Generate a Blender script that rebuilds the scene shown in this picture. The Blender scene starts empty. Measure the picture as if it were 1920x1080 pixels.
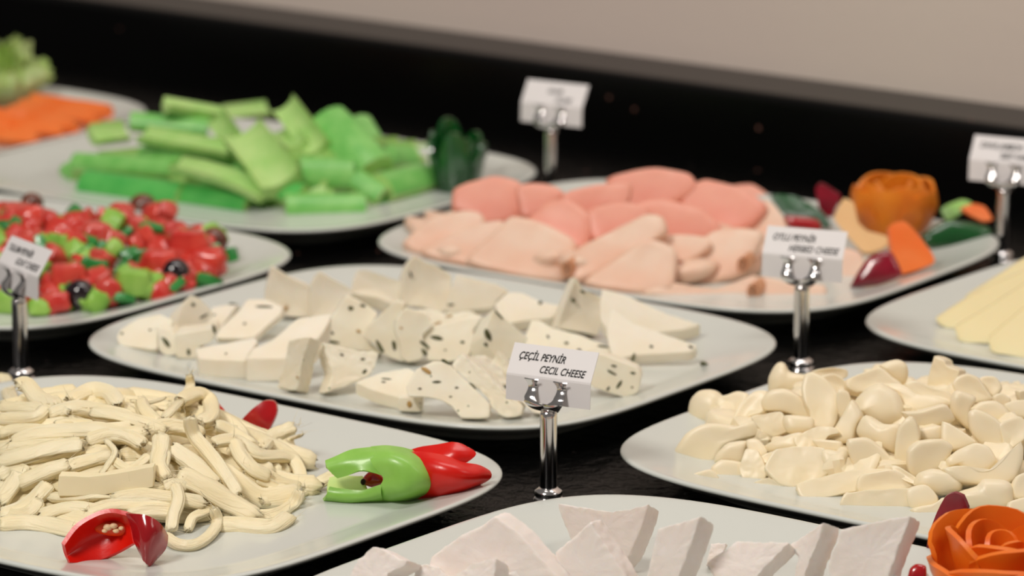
import bpy, bmesh, math, random
from math import sin, cos, pi, radians, sqrt
from mathutils import Vector, Matrix, noise
random.seed(7)
scene = bpy.context.scene
COL = scene.collection

# ------------------------------------------------------------------ camera
FPX, PITCH, CAMZ = 7721.7, radians(13.339), 0.62      # focal length in pixels of a 1920 px wide frame
cam_data = bpy.data.cameras.new('camera')
cam_data.sensor_width = 36.0
cam_data.lens = FPX / 1920 * 36.0
cam_data.clip_start, cam_data.clip_end = 0.05, 50
cam_data.dof.use_dof = True
cam_data.dof.focus_distance = 2.10
cam_data.dof.aperture_fstop = 9.0
cam = bpy.data.objects.new('camera', cam_data)
cam.location = (0, 0, CAMZ)
cam.rotation_euler = (pi / 2 - PITCH, 0, 0)
COL.objects.link(cam)
scene.camera = cam
CAM = Vector((0, 0, CAMZ))
FWD = Vector((0, cos(PITCH), -sin(PITCH)))
UPV = Vector((0, sin(PITCH), cos(PITCH)))
RGT = Vector((1, 0, 0))

# ------------------------------------------------------------------ light and exposure
world = bpy.data.worlds.new('world')
scene.world = world
world.use_nodes = True
bg = world.node_tree.nodes['Background']
bg.inputs[0].default_value = (1.0, 0.93, 0.86, 1)
bg.inputs[1].default_value = 0.15


def area(name, loc, target, size, power, color):
    d = bpy.data.lights.new(name, 'AREA')
    d.shape = 'RECTANGLE'
    d.size, d.size_y = size
    d.energy = power
    d.color = color
    o = bpy.data.objects.new(name, d)
    o.location = loc
    o.rotation_euler = (Vector(target) - Vector(loc)).to_track_quat('-Z', 'Y').to_euler()
    COL.objects.link(o)
    return o


area('ceiling_light_key', (-1.15, 0.75, 1.95), (0.1, 2.35, 0), (0.5, 0.5), 37, (1.0, 0.94, 0.87))
area('ceiling_light_back', (0.2, 2.3, 2.1), (0.3, 3.1, 0), (1.4, 0.5), 16, (1.0, 0.95, 0.90))
area('ceiling_light_side', (1.9, 1.3, 1.9), (0.3, 2.3, 0), (0.8, 0.8), 7, (1.0, 0.90, 0.82))
scene.view_settings.view_transform = 'Standard'
scene.view_settings.look = 'None'
scene.view_settings.gamma = 1.0
scene.view_settings.use_curve_mapping = False
scene.view_settings.exposure = 0.0


# ------------------------------------------------------------------ projection helpers (pixel of the photo -> point in the place)
def ray(px, py):
    return (FWD + RGT * ((px - 960) / FPX) + UPV * (-(py - 540) / FPX)).normalized()


def P(px, py, z=0.0):
    d = ray(px, py)
    return CAM + d * ((z - CAMZ) / d.z)


def hitplane(px, py, a, n):
    d = ray(px, py)
    return CAM + d * ((a - CAM).dot(n) / d.dot(n))


def mpp(p):
    return (p - CAM).dot(FWD) / FPX


def normal(az, el):
    a, e = radians(az), radians(el)
    return Vector((sin(a) * cos(e), -cos(a) * cos(e), sin(e)))


# ------------------------------------------------------------------ materials
def lin(c):
    r = []
    for v in c:
        v /= 255.0
        r.append(v / 12.92 if v <= 0.04045 else ((v + 0.055) / 1.055) ** 2.4)
    return (*r, 1)


def mat(name, col, rough=0.5, spec=0.5, sss=0.0, sss_scale=0.004, bump=None, vary=None, metal=0.0,
        specks=None, coat=0.0, coords='Object', stretch=None, sssr=(1.0, 0.6, 0.35)):
    m = bpy.data.materials.new(name)
    m.use_nodes = True
    nt = m.node_tree
    N, L = nt.nodes, nt.links
    b = N['Principled BSDF']
    b.inputs['Base Color'].default_value = lin(col)
    b.inputs['Roughness'].default_value = rough
    b.inputs['Specular IOR Level'].default_value = spec
    b.inputs['Metallic'].default_value = metal
    b.inputs['Coat Weight'].default_value = coat
    if sss:
        b.inputs['Subsurface Weight'].default_value = sss
        b.inputs['Subsurface Radius'].default_value = sssr
        b.inputs['Subsurface Scale'].default_value = sss_scale
    tc = N.new('ShaderNodeTexCoord')
    src = tc.outputs[coords]
    if stretch:
        mp = N.new('ShaderNodeMapping')
        mp.inputs['Scale'].default_value = stretch
        L.new(src, mp.inputs['Vector'])
        src = mp.outputs[0]
    cur = None
    if vary:  # (colour2, scale)
        n = N.new('ShaderNodeTexNoise')
        n.inputs['Scale'].default_value = vary[1]
        n.inputs['Detail'].default_value = 3
        L.new(src, n.inputs['Vector'])
        r = N.new('ShaderNodeValToRGB')
        r.color_ramp.elements[0].position = 0.35
        r.color_ramp.elements[1].position = 0.65
        r.color_ramp.elements[0].color = lin(col)
        r.color_ramp.elements[1].color = lin(vary[0])
        L.new(n.outputs['Fac'], r.inputs[0])
        cur = r.outputs[0]
    if specks:  # list of (scale, radius, colour, probability)
        for sc_, rad, c2, prob in specks:
            v = N.new('ShaderNodeTexVoronoi')
            v.inputs['Scale'].default_value = sc_
            L.new(src, v.inputs['Vector'])
            lt = N.new('ShaderNodeMath'); lt.operation = 'LESS_THAN'
            lt.inputs[1].default_value = rad
            L.new(v.outputs['Distance'], lt.inputs[0])
            sp = N.new('ShaderNodeSeparateColor')
            L.new(v.outputs['Color'], sp.inputs[0])
            l2 = N.new('ShaderNodeMath'); l2.operation = 'LESS_THAN'
            l2.inputs[1].default_value = prob
            L.new(sp.outputs[0], l2.inputs[0])
            mu = N.new('ShaderNodeMath'); mu.operation = 'MULTIPLY'
            L.new(lt.outputs[0], mu.inputs[0]); L.new(l2.outputs[0], mu.inputs[1])
            mx = N.new('ShaderNodeMix'); mx.data_type = 'RGBA'
            L.new(mu.outputs[0], mx.inputs['Factor'])
            if cur is None:
                mx.inputs['A'].default_value = lin(col)
            else:
                L.new(cur, mx.inputs['A'])
            mx.inputs['B'].default_value = lin(c2)
            cur = mx.outputs['Result']
    if cur is not None:
        L.new(cur, b.inputs['Base Color'])
    if bump:  # list of (scale, strength, distance)
        prev = None
        for s_, st, dist in bump:
            n = N.new('ShaderNodeTexNoise')
            n.inputs['Scale'].default_value = s_
            n.inputs['Detail'].default_value = 4
            L.new(src, n.inputs['Vector'])
            bp = N.new('ShaderNodeBump')
            bp.inputs['Strength'].default_value = st
            bp.inputs['Distance'].default_value = dist
            L.new(n.outputs['Fac'], bp.inputs['Height'])
            if prev: L.new(prev, bp.inputs['Normal'])
            prev = bp.outputs[0]
        L.new(prev, b.inputs['Normal'])
    return m


M = {}
M['porcelain'] = mat('porcelain', (208, 212, 206), 0.22, 0.5, coat=0.2)
M['granite'] = mat('granite', (5, 5, 5), 0.24, 0.16, bump=[(300, 1.0, 0.0012), (90, 1.0, 0.003)],
                   specks=[(55, 0.10, (120, 84, 74), 0.10), (120, 0.12, (58, 52, 50), 0.12)])
M['granite_edge'] = mat('granite_polished', (5, 5, 5), 0.30, 0.25, specks=[(55, 0.10, (120, 84, 74), 0.10)])
M['wall'] = mat('painted_wall', (232, 218, 204), 0.75, 0.2, vary=((228, 210, 200), 1.5), bump=[(90, 0.15, 0.001)])
M['chrome'] = mat('chrome', (225, 222, 222), 0.14, 0.5, metal=1.0)
M['card'] = mat('card_paper', (236, 232, 232), 0.6, 0.3)
M['ink'] = mat('black_ink', (18, 16, 18), 0.6, 0.2)
M['herb'] = mat('herbed_cheese', (243, 236, 216), 0.5, 0.4, sss=0.25, bump=[(220, 0.25, 0.0008)],
                vary=((238, 226, 200), 40), specks=[(190, 0.13, (128, 132, 98), 0.12), (60, 0.05, (130, 120, 94), 0.2)])
M['herb_plain'] = mat('plain_herbed_cheese', (244, 235, 218), 0.5, 0.4, sss=0.25, bump=[(160, 0.2, 0.0006)],
                      vary=((240, 228, 204), 40), specks=[(90, 0.07, (140, 140, 110), 0.10)])
M['feta'] = mat('white_cheese', (246, 236, 230), 0.6, 0.3, sss=0.25, bump=[(240, 0.35, 0.0009), (900, 0.25, 0.0004)],
                vary=((242, 230, 222), 50))
M['mozz'] = mat('cream_cheese', (244, 230, 200), 0.38, 0.5, sss=0.15, sss_scale=.003, bump=[(60, 0.2, 0.001)], vary=((242, 226, 190), 45))
M['string'] = mat('string_cheese', (245, 233, 198), 0.45, 0.5, sss=0.15, sss_scale=.003, coords='UV', stretch=(1, 0.05, 1),
                  bump=[(10, .8, 0.0013), (30, 0.7, 0.0006)], vary=((243, 227, 184), 5))
M['yellow'] = mat('yellow_cheese', (240, 224, 174), 0.45, 0.4, sss=0.3, bump=[(80, 0.1, 0.0006)])
M['ham'] = mat('pink_ham', (236, 168, 146), 0.4, 0.5, sss=0.3, vary=((230, 150, 130), 25), bump=[(90, 0.15, 0.0008)])
M['turkey'] = mat('pale_ham', (236, 206, 184), 0.4, 0.5, sss=0.3, vary=((232, 186, 160), 25), bump=[(90, 0.15, 0.0008)])
M['turkey_edge'] = mat('browned_ham_edge', (226, 166, 128), 0.5, 0.4)
M['red'] = mat('red_pepper_skin', (186, 14, 20), 0.2, 0.6, sss=0.1, coat=0.4, vary=((150, 8, 20), 30))
M['red_flesh'] = mat('red_pepper_flesh', (222, 26, 10), 0.3, 0.5, sss=0.4, vary=((204, 12, 8), 30), bump=[(200, 0.3, 0.0005)])
M['orange_flesh'] = mat('pepper_placenta', (240, 80, 20), 0.4, 0.5, sss=0.3)
M['seed'] = mat('pepper_seed', (244, 214, 170), 0.45, 0.4)
M['dark'] = mat('dark_stem', (30, 16, 12), 0.6, 0.3)
M['lime'] = mat('green_pepper', (150, 204, 92), 0.34, 0.5, sss=0.2, vary=((134, 190, 74), 60), coat=0.05, bump=[(70, .25, .0012)])
M['lime_flesh'] = mat('pale_green_pepper_flesh', (196, 222, 132), 0.4, 0.5, sss=0.3, bump=[(150, 0.3, 0.0006)])
M['cel_in'] = mat('celery_inside', (186, 220, 138), 0.4, 0.4, sss=0.2, vary=((164, 210, 118), 60))
M['cel_out'] = mat('celery_outside', (112, 190, 90), 0.33, 0.5, sss=0.15, vary=((140, 206, 112), 90))
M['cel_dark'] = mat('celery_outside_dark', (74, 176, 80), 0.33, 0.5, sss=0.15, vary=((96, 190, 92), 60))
M['pep_green'] = mat('dark_green_pepper', (10, 84, 30), 0.22, 0.6, coat=0.4, vary=((4, 60, 18), 30))
M['carrot'] = mat('carrot', (252, 118, 44), 0.4, 0.4, sss=0.2, vary=((252, 134, 66), 30))
M['carrot_rose'] = mat('carrot_rose', (240, 122, 26), 0.36, 0.4, sss=0.2, vary=((234, 104, 22), 30), bump=[(120, 0.2, 0.0006)])
M['orange_peel'] = mat('orange_flower', (232, 138, 32), 0.4, 0.4, sss=0.2, vary=((214, 112, 26), 40))
M['pith'] = mat('orange_pith', (240, 196, 140), 0.5, 0.3, sss=0.2)
M['lettuce'] = mat('lettuce', (160, 196, 92), 0.4, 0.4, sss=0.2, vary=((196, 210, 150), 25))
M['lettuce_base'] = mat('lettuce_stalk', (226, 206, 164), 0.5, 0.4, sss=0.2, vary=((190, 170, 110), 25))
M['tomato'] = mat('red_tomato', (196, 40, 34), 0.25, 0.5, sss=0.2, coat=0.3, vary=((222, 76, 60), 60))
M['tomato2'] = mat('pink_tomato', (208, 84, 70), 0.25, 0.5, sss=0.2, coat=0.3, vary=((200, 50, 44), 60))
M['cuke'] = mat('cucumber', (128, 184, 66), 0.3, 0.5, sss=0.2, vary=((160, 204, 96), 60))
M['gpep'] = mat('green_pepper_dice', (30, 120, 50), 0.25, 0.5, coat=0.3, vary=((60, 150, 70), 50))
M['olive_dark'] = mat('black_olive', (24, 10, 18), 0.15, 0.6, coat=0.5)
M['olive_brown'] = mat('brown_olive', (122, 68, 48), 0.25, 0.5, coat=0.3, vary=((90, 44, 30), 80))
M['fleck'] = mat('herb_leaf', (98, 98, 62), 0.6, 0.2, vary=((66, 66, 44), 500))
M['fleck_tan'] = mat('herb_stalk', (182, 146, 90), 0.6, 0.2)
M['plum'] = mat('magenta_pepper', (150, 10, 40), 0.2, 0.6, coat=0.4, vary=((110, 4, 26), 40))

# ------------------------------------------------------------------ object helpers


def link(name, me, parent=None, mats=()):
    o = bpy.data.objects.new(name, me)
    for m_ in mats:
        me.materials.append(m_)
    COL.objects.link(o)
    if parent: o.parent = parent
    return o


def tag(o, label, cat, group=None, kind=None):
    o['label'] = label
    o['category'] = cat
    if group: o['group'] = group
    if kind: o['kind'] = kind
    return o


def mesh(name, verts, faces, smooth=True, sharp=None, matidx=None):
    me = bpy.data.meshes.new(name)
    me.from_pydata([tuple(v) for v in verts], [], faces)
    bm = bmesh.new(); bm.from_mesh(me)
    bmesh.ops.recalc_face_normals(bm, faces=bm.faces)
    bm.to_mesh(me); bm.free()
    me.polygons.foreach_set('use_smooth', [smooth] * len(me.polygons))
    if matidx: me.polygons.foreach_set('material_index', matidx)
    if sharp: me.set_sharp_from_angle(angle=radians(sharp))
    me.update()
    return me


def pts(s, org=(0, 0), k=1.0):
    v = [float(a) for a in s.replace(',', ' ').split()]
    return [(org[0] + v[i] / k, org[1] + v[i + 1] / k) for i in range(0, len(v), 2)]


def resample(p, n, rnd=0.0):
    """closed outline -> n points; rnd in 0..1 rounds the corners"""
    m = len(p)
    q = [Vector(a).to_2d() for a in p]
    if rnd > 0:
        out = []
        for i in range(m):
            a, b, c, d = q[i - 1], q[i], q[(i + 1) % m], q[(i + 2) % m]
            for t in (0, .25, .5, .75):
                cr = 0.5 * ((2 * b) + (c - a) * t + (2 * a - 5 * b + 4 * c - d) * t * t + (-a + 3 * b - 3 * c + d) * t ** 3)
                ln = b.lerp(c, t)
                out.append(ln.lerp(cr, rnd))
        q = out
        m = len(q)
    L = [0.0]
    for i in range(m):
        L.append(L[-1] + (q[(i + 1) % m] - q[i]).length)
    T = L[-1]
    res = []
    j = 0
    for i in range(n):
        t = T * i / n
        while L[j + 1] < t: j += 1
        f = (t - L[j]) / max(L[j + 1] - L[j], 1e-9)
        res.append(q[j].lerp(q[(j + 1) % m], f))
    return res


SLAB = [(0, 0), (.12, 0), (.25, 0), (.38, 0), (.5, 0), (.62, 0), (.73, 0), (.83, 0), (.91, 0), (.965, 0.003), (.988, .02), (1, .07), (1, .18), (1, .3), (1, .42), (1, .55), (1, .68), (1, .8), (.99, .95), (.95, 1), (.5, 1), (0, 1)]
CUT = [(0, 0), (.3, 0), (.55, 0), (.75, .01), (.88, .035), (.95, .08), (.99, .2), (1, .38), (.96, .6), (.84, .82), (.6, .96), (0, 1)]
PILLOW = [(0, 0), (.35, .01), (.62, .05), (.82, .14), (.94, .27), (1, .45), (.99, .62), (.9, .8), (.7, .93), (.4, .99), (0, 1)]
SHEET = [(0, 0), (.4, 0), (.75, 0), (.96, .0), (1, .5), (.96, 1), (.6, 1), (0, 1)]


def blob(name, poly, z=None, at=None, az=0, el=20, off=(0, 0), depth=0.012, prof=SLAB, rnd=0.0, n=44, rough=0.0004,
         freq=120, dish=0.0, curl=(0, 0), material=None, parent=None, sharp=35, smooth=True, floor=None, anchor=None,
         backscale=1.0, me_only=False):
    """A solid whose main face has the given outline: the face lies in a plane (az, el) in the place and the body goes back from it."""
    N = normal(az, el)
    out = resample(poly, n, rnd)
    cx = sum(a.x for a in out) / n
    cy = sum(a.y for a in out) / n
    if floor is not None and anchor is None:
        low = max(poly, key=lambda a: a[1])
        anchor = (low[0], low[1])
    z0 = floor if floor is not None else None

    def build(zz):
        A = P(anchor[0], anchor[1], zz) if floor is not None else at
        F = [hitplane(a.x, a.y, A, N) for a in out]
        C = hitplane(cx, cy, A, N)
        s = mpp(C)
        E = RGT * off[0] * s - UPV * off[1] * s + FWD * depth
        if z is None and off == (0, 0):
            E = -N * depth
        R = max((f - C).length for f in F)
        V = []
        for (sc, o) in prof:
            bs = 1 + (backscale - 1) * o
            if sc == 0:
                V.append(C + E * o + N * (-dish if o < .5 else 0)); continue
            for f in F:
                d = (f - C)
                v = C + d * (sc * bs) + E * o
                if dish and o < .5: v = v - N * dish * (1 - sc * sc)
                if curl != (0, 0):
                    v = v + N * (curl[0] * (d.x * sc / R) ** 2 + curl[1] * (d.z * sc / R) ** 2)
                V.append(v)
        return V, C
    V, C = build(z0)
    if floor is not None:
        for _ in range(2):
            mz = min(v.z for v in V)
            z0 += floor - mz
            V, C = build(z0)
    if rough:
        off_ = Vector((random.random() * 9, random.random() * 9, random.random() * 9))
        amp = []
        for (sc, o) in prof:
            amp += [min(1, .15 + sc)] * (1 if sc == 0 else n)
        V = [v + (noise.noise_vector(v * freq + off_) * .8 + noise.noise_vector(v * freq * 2.6 + off_) * .35) * rough * k_ for v, k_ in zip(V, amp)]
    faces = []
    idx = []
    k = 0
    for (sc, o) in prof:
        idx.append(k); k += 1 if sc == 0 else n
    for r in range(len(prof) - 1):
        a, b = idx[r], idx[r + 1]
        if prof[r][0] == 0:
            faces += [(a, b + i, b + (i + 1) % n) for i in range(n)]
        elif prof[r + 1][0] == 0:
            faces += [(a + i, b, a + (i + 1) % n) for i in range(n)]
        else:
            faces += [(a + i, b + i, b + (i + 1) % n, a + (i + 1) % n) for i in range(n)]
    V = [v - C for v in V]
    me = mesh(name, V, faces, smooth, sharp)
    if me_only: return me, C, N
    o = link(name, me, None, [material] if material else [])
    o.location = C
    if parent:
        o.parent = parent
        o.location = C - parent.location
    o['_n'] = tuple(N)
    return o


def chip(parent, C, N, px, py, L_, W_, ang, material, name='herb_fleck'):
    """A small leaf fragment pressed into the face of a piece of cheese."""
    c = hitplane(px, py, C, N)
    s = mpp(c)
    e1 = hitplane(px + 10 * cos(radians(ang)), py + 10 * sin(radians(ang)), C, N) - c
    e1.normalize()
    e2 = N.cross(e1)
    n = 9
    V = []
    for lay, (sc, h) in enumerate(((1, -.0006), (1, .0001), (.7, .0005))):
        for i in range(n):
            a = 2 * pi * i / n
            r = 0.8 + 0.35 * random.random() if lay == 0 else rr[i]
            if lay == 0:
                if i == 0: rr = []
                rr.append(r)
            V.append(c + e1 * (cos(a) * L_ * .5 * s * r * sc) + e2 * (sin(a) * W_ * .5 * s * r * sc) + N * h - C)
    V.append(c + N * .0006 - C)
    F = [(i, (i + 1) % n, n + (i + 1) % n, n + i) for i in range(n)] + \
        [(n + i, n + (i + 1) % n, 2 * n + (i + 1) % n, 2 * n + i) for i in range(n)] + \
        [(2 * n + i, 2 * n + (i + 1) % n, 3 * n) for i in range(n)]
    return link(name, mesh(name, V, F, True), parent, [material])


# ------------------------------------------------------------------ counter, upstand and wall
WDIR = Vector((cos(radians(-38.1)), sin(radians(-38.1)), 0))
WNRM = Vector((WDIR.y, -WDIR.x, 0))           # towards the camera side
if WNRM.y > 0: WNRM = -WNRM
J = P(830, 228, 0)                             # a point of the joint between counter and upstand


def wallbox(name, u0, u1, v0, v1, z0, z1, material, bev=0.0):
    """box along the wall: u along, v out from the joint line away from the camera"""
    V = []
    for z_ in (z0, z1):
        for u, v in ((u0, v0), (u1, v0), (u1, v1), (u0, v1)):
            V.append(J + WDIR * u - WNRM * v + Vector((0, 0, z_)))
    F = [(0, 1, 2, 3), (4, 5, 6, 7), (0, 1, 5, 4), (1, 2, 6, 5), (2, 3, 7, 6), (3, 0, 4, 7)]
    me = mesh(name, V, F, False)
    if bev:
        bm = bmesh.new(); bm.from_mesh(me)
        bmesh.ops.bevel(bm, geom=bm.edges[:], offset=bev, segments=3, affect='EDGES', profile=.5)
        bm.to_mesh(me); bm.free()
    o = link(name, me, None, [material])
    return o


UPH = 0.058
counter = wallbox('buffet_counter', -1.6, 1.9, -1.75, 0.0, -0.04, 0.0, M['granite'])
counter['kind'] = 'structure'
ups = wallbox('trim_1', -1.6, 1.9, 0.0, 0.075, -0.04, UPH, M['granite_edge'], 0.006)
ups['kind'] = 'structure'
wall = wallbox('wall_back', -1.6, 1.9, 0.075, 0.12, -0.04, 1.9, M['wall'])
wall['kind'] = 'structure'

# ------------------------------------------------------------------ platters
PA, PB, PN = 0.1853, 0.1559, 4.15
RIM, FLOOR = 0.020, 0.011


def superell(t, a, b, n=PN):
    c, s = cos(t), sin(t)
    return (abs(c) ** (2 / n) * a * (1 if c >= 0 else -1), abs(s) ** (2 / n) * b * (1 if s >= 0 else -1))


def plate_mesh():
    # (inset, z): inside floor centre -> rim -> underside -> foot
    prof = [(.150, .0110), (.10, .0110), (.06, .0110), (.047, .0110), (.040, .0110), (.037, .0111), (.034, .0117), (.028, .0132), (.020, .0154), (.012, .0176),
            (.006, .0192), (.003, .0198), (.0012, .0199), (.0002, .0193), (.0, .0184), (.0008, .0174), (.004, .0158),
            (.010, .0125), (.020, .0085), (.032, .0050), (.036, .0035), (.0365, .0005), (.0385, .0), (.0405, .0005), (.041, .003), (.06, .0035), (.150, .0035)]
    n = 96
    V, F = [], []
    ts = []
    for i in range(n):  # even spacing along the outline
        ts.append(2 * pi * i / n)
    for ins, z in prof:
        for t in ts:
            # blend of angle parametrisation to spread points through the corners
            x, y = superell(t, 1, 1, 2 + (PN - 2) * min(1, (PB - min(ins, .1)) / PB + .25))
            V.append((x * (PA - ins), y * (PB - ins), z))
    V.append((0, 0, .011)); V.append((0, 0, .0035))
    m = len(prof)
    for r in range(m - 1):
        for i in range(n):
            F.append((r * n + i, r * n + (i + 1) % n, (r + 1) * n + (i + 1) % n, (r + 1) * n + i))
    F += [(m * n, (i + 1) % n, i) for i in range(n)]
    F += [(m * n + 1, (m - 1) * n + i, (m - 1) * n + (i + 1) % n) for i in range(n)]
    return mesh('platter', V, F, True)


PM = plate_mesh()
PM.materials.append(M['porcelain'])
K = 0.6
PLATES = {
    'cecil': (-0.35195, 3.52038, -37.7, 'white platter holding the heap of shredded string cheese, lower left'),
    'feta': (0.15102, 3.10828, -38.3, 'white platter at the bottom edge under the white cheese wedges and orange rose'),
    'mozz': (0.44106, 3.57258, -38.3, 'white platter holding the heap of cream cheese chunks, lower right'),
    'herb': (-0.07981, 3.99527, -36.5, 'white platter in the middle under the herb-flecked cheese wedges'),
    'salad': (-0.58494, 4.37900, -36.3, 'white platter under the chopped tomato and olive salad, left edge'),
    'celery': (-0.31416, 4.83324, -36.4, 'white platter under the green celery sticks and carved dark green pepper'),
    'ham': (0.19561, 4.44995, -35.4, 'white platter under the pink folded ham slices and orange flower'),
    'yellow': (0.70347, 4.05822, -37.9, 'white platter under the pale yellow cheese slices, right edge'),
    'carrot': (-0.81427, 5.20619, -36.4, 'white platter under the orange carrot sticks and lettuce, far upper left'),
}
for k_, (x, y, a, lab) in PLATES.items():
    o = bpy.data.objects.new('serving_platter', PM)
    o.location = (x * K, y * K, 0)
    o.rotation_euler = (0, 0, radians(a))
    COL.objects.link(o)
    tag(o, lab, 'platter', 'white rounded platters on the buffet counter')


# ------------------------------------------------------------------ mounds (the shape a pile of pieces is laid out on; not an object)
class Mound:
    def __init__(s, px, py, a, b, h, rot=-38, pw=2.2):
        s.c = P(px, py, FLOOR); s.a, s.b, s.h, s.r, s.pw = a, b, h, radians(rot), pw

    def z(s, p):
        d = p - s.c
        x = d.x * cos(s.r) + d.y * sin(s.r)
        y = -d.x * sin(s.r) + d.y * cos(s.r)
        r = ((abs(x) / s.a) ** 2.6 + (abs(y) / s.b) ** 2.6) ** (1 / 2.6)
        return FLOOR + (s.h * (1 - r ** s.pw) if r < 1 else 0)

    def hit(s, px, py):
        d = ray(px, py)
        t = (0.16 - CAMZ) / d.z
        t1 = (FLOOR - CAMZ) / d.z
        best, bp = 9, None
        st = (t1 - t) / 240
        for i in range(241):
            q = CAM + d * (t + st * i)
            g = q.z - s.z(q)
            if g <= 0: return q
            inside = s.z(q) > FLOOR + .001
            if inside and g < best: best, bp = g, q
        fl = CAM + d * t1
        if bp is not None and best < .010: return bp
        if fl.y < s.c.y: return fl
        v = CAM + d * ((s.c.y + .3 * s.b - CAM.y) / d.y)
        return v if v.z > FLOOR else fl

    def normal(s, p):
        e = .004
        gx = (s.z(p + Vector((e, 0, 0))) - s.z(p - Vector((e, 0, 0)))) / (2 * e)
        gy = (s.z(p + Vector((0, e, 0))) - s.z(p - Vector((0, e, 0)))) / (2 * e)
        return Vector((-gx, -gy, 1)).normalized()


# ================================================================== herbed cheese
OA, OB, OC, OD = (200, 490), (580, 470), (860, 500), (640, 530)
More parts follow.
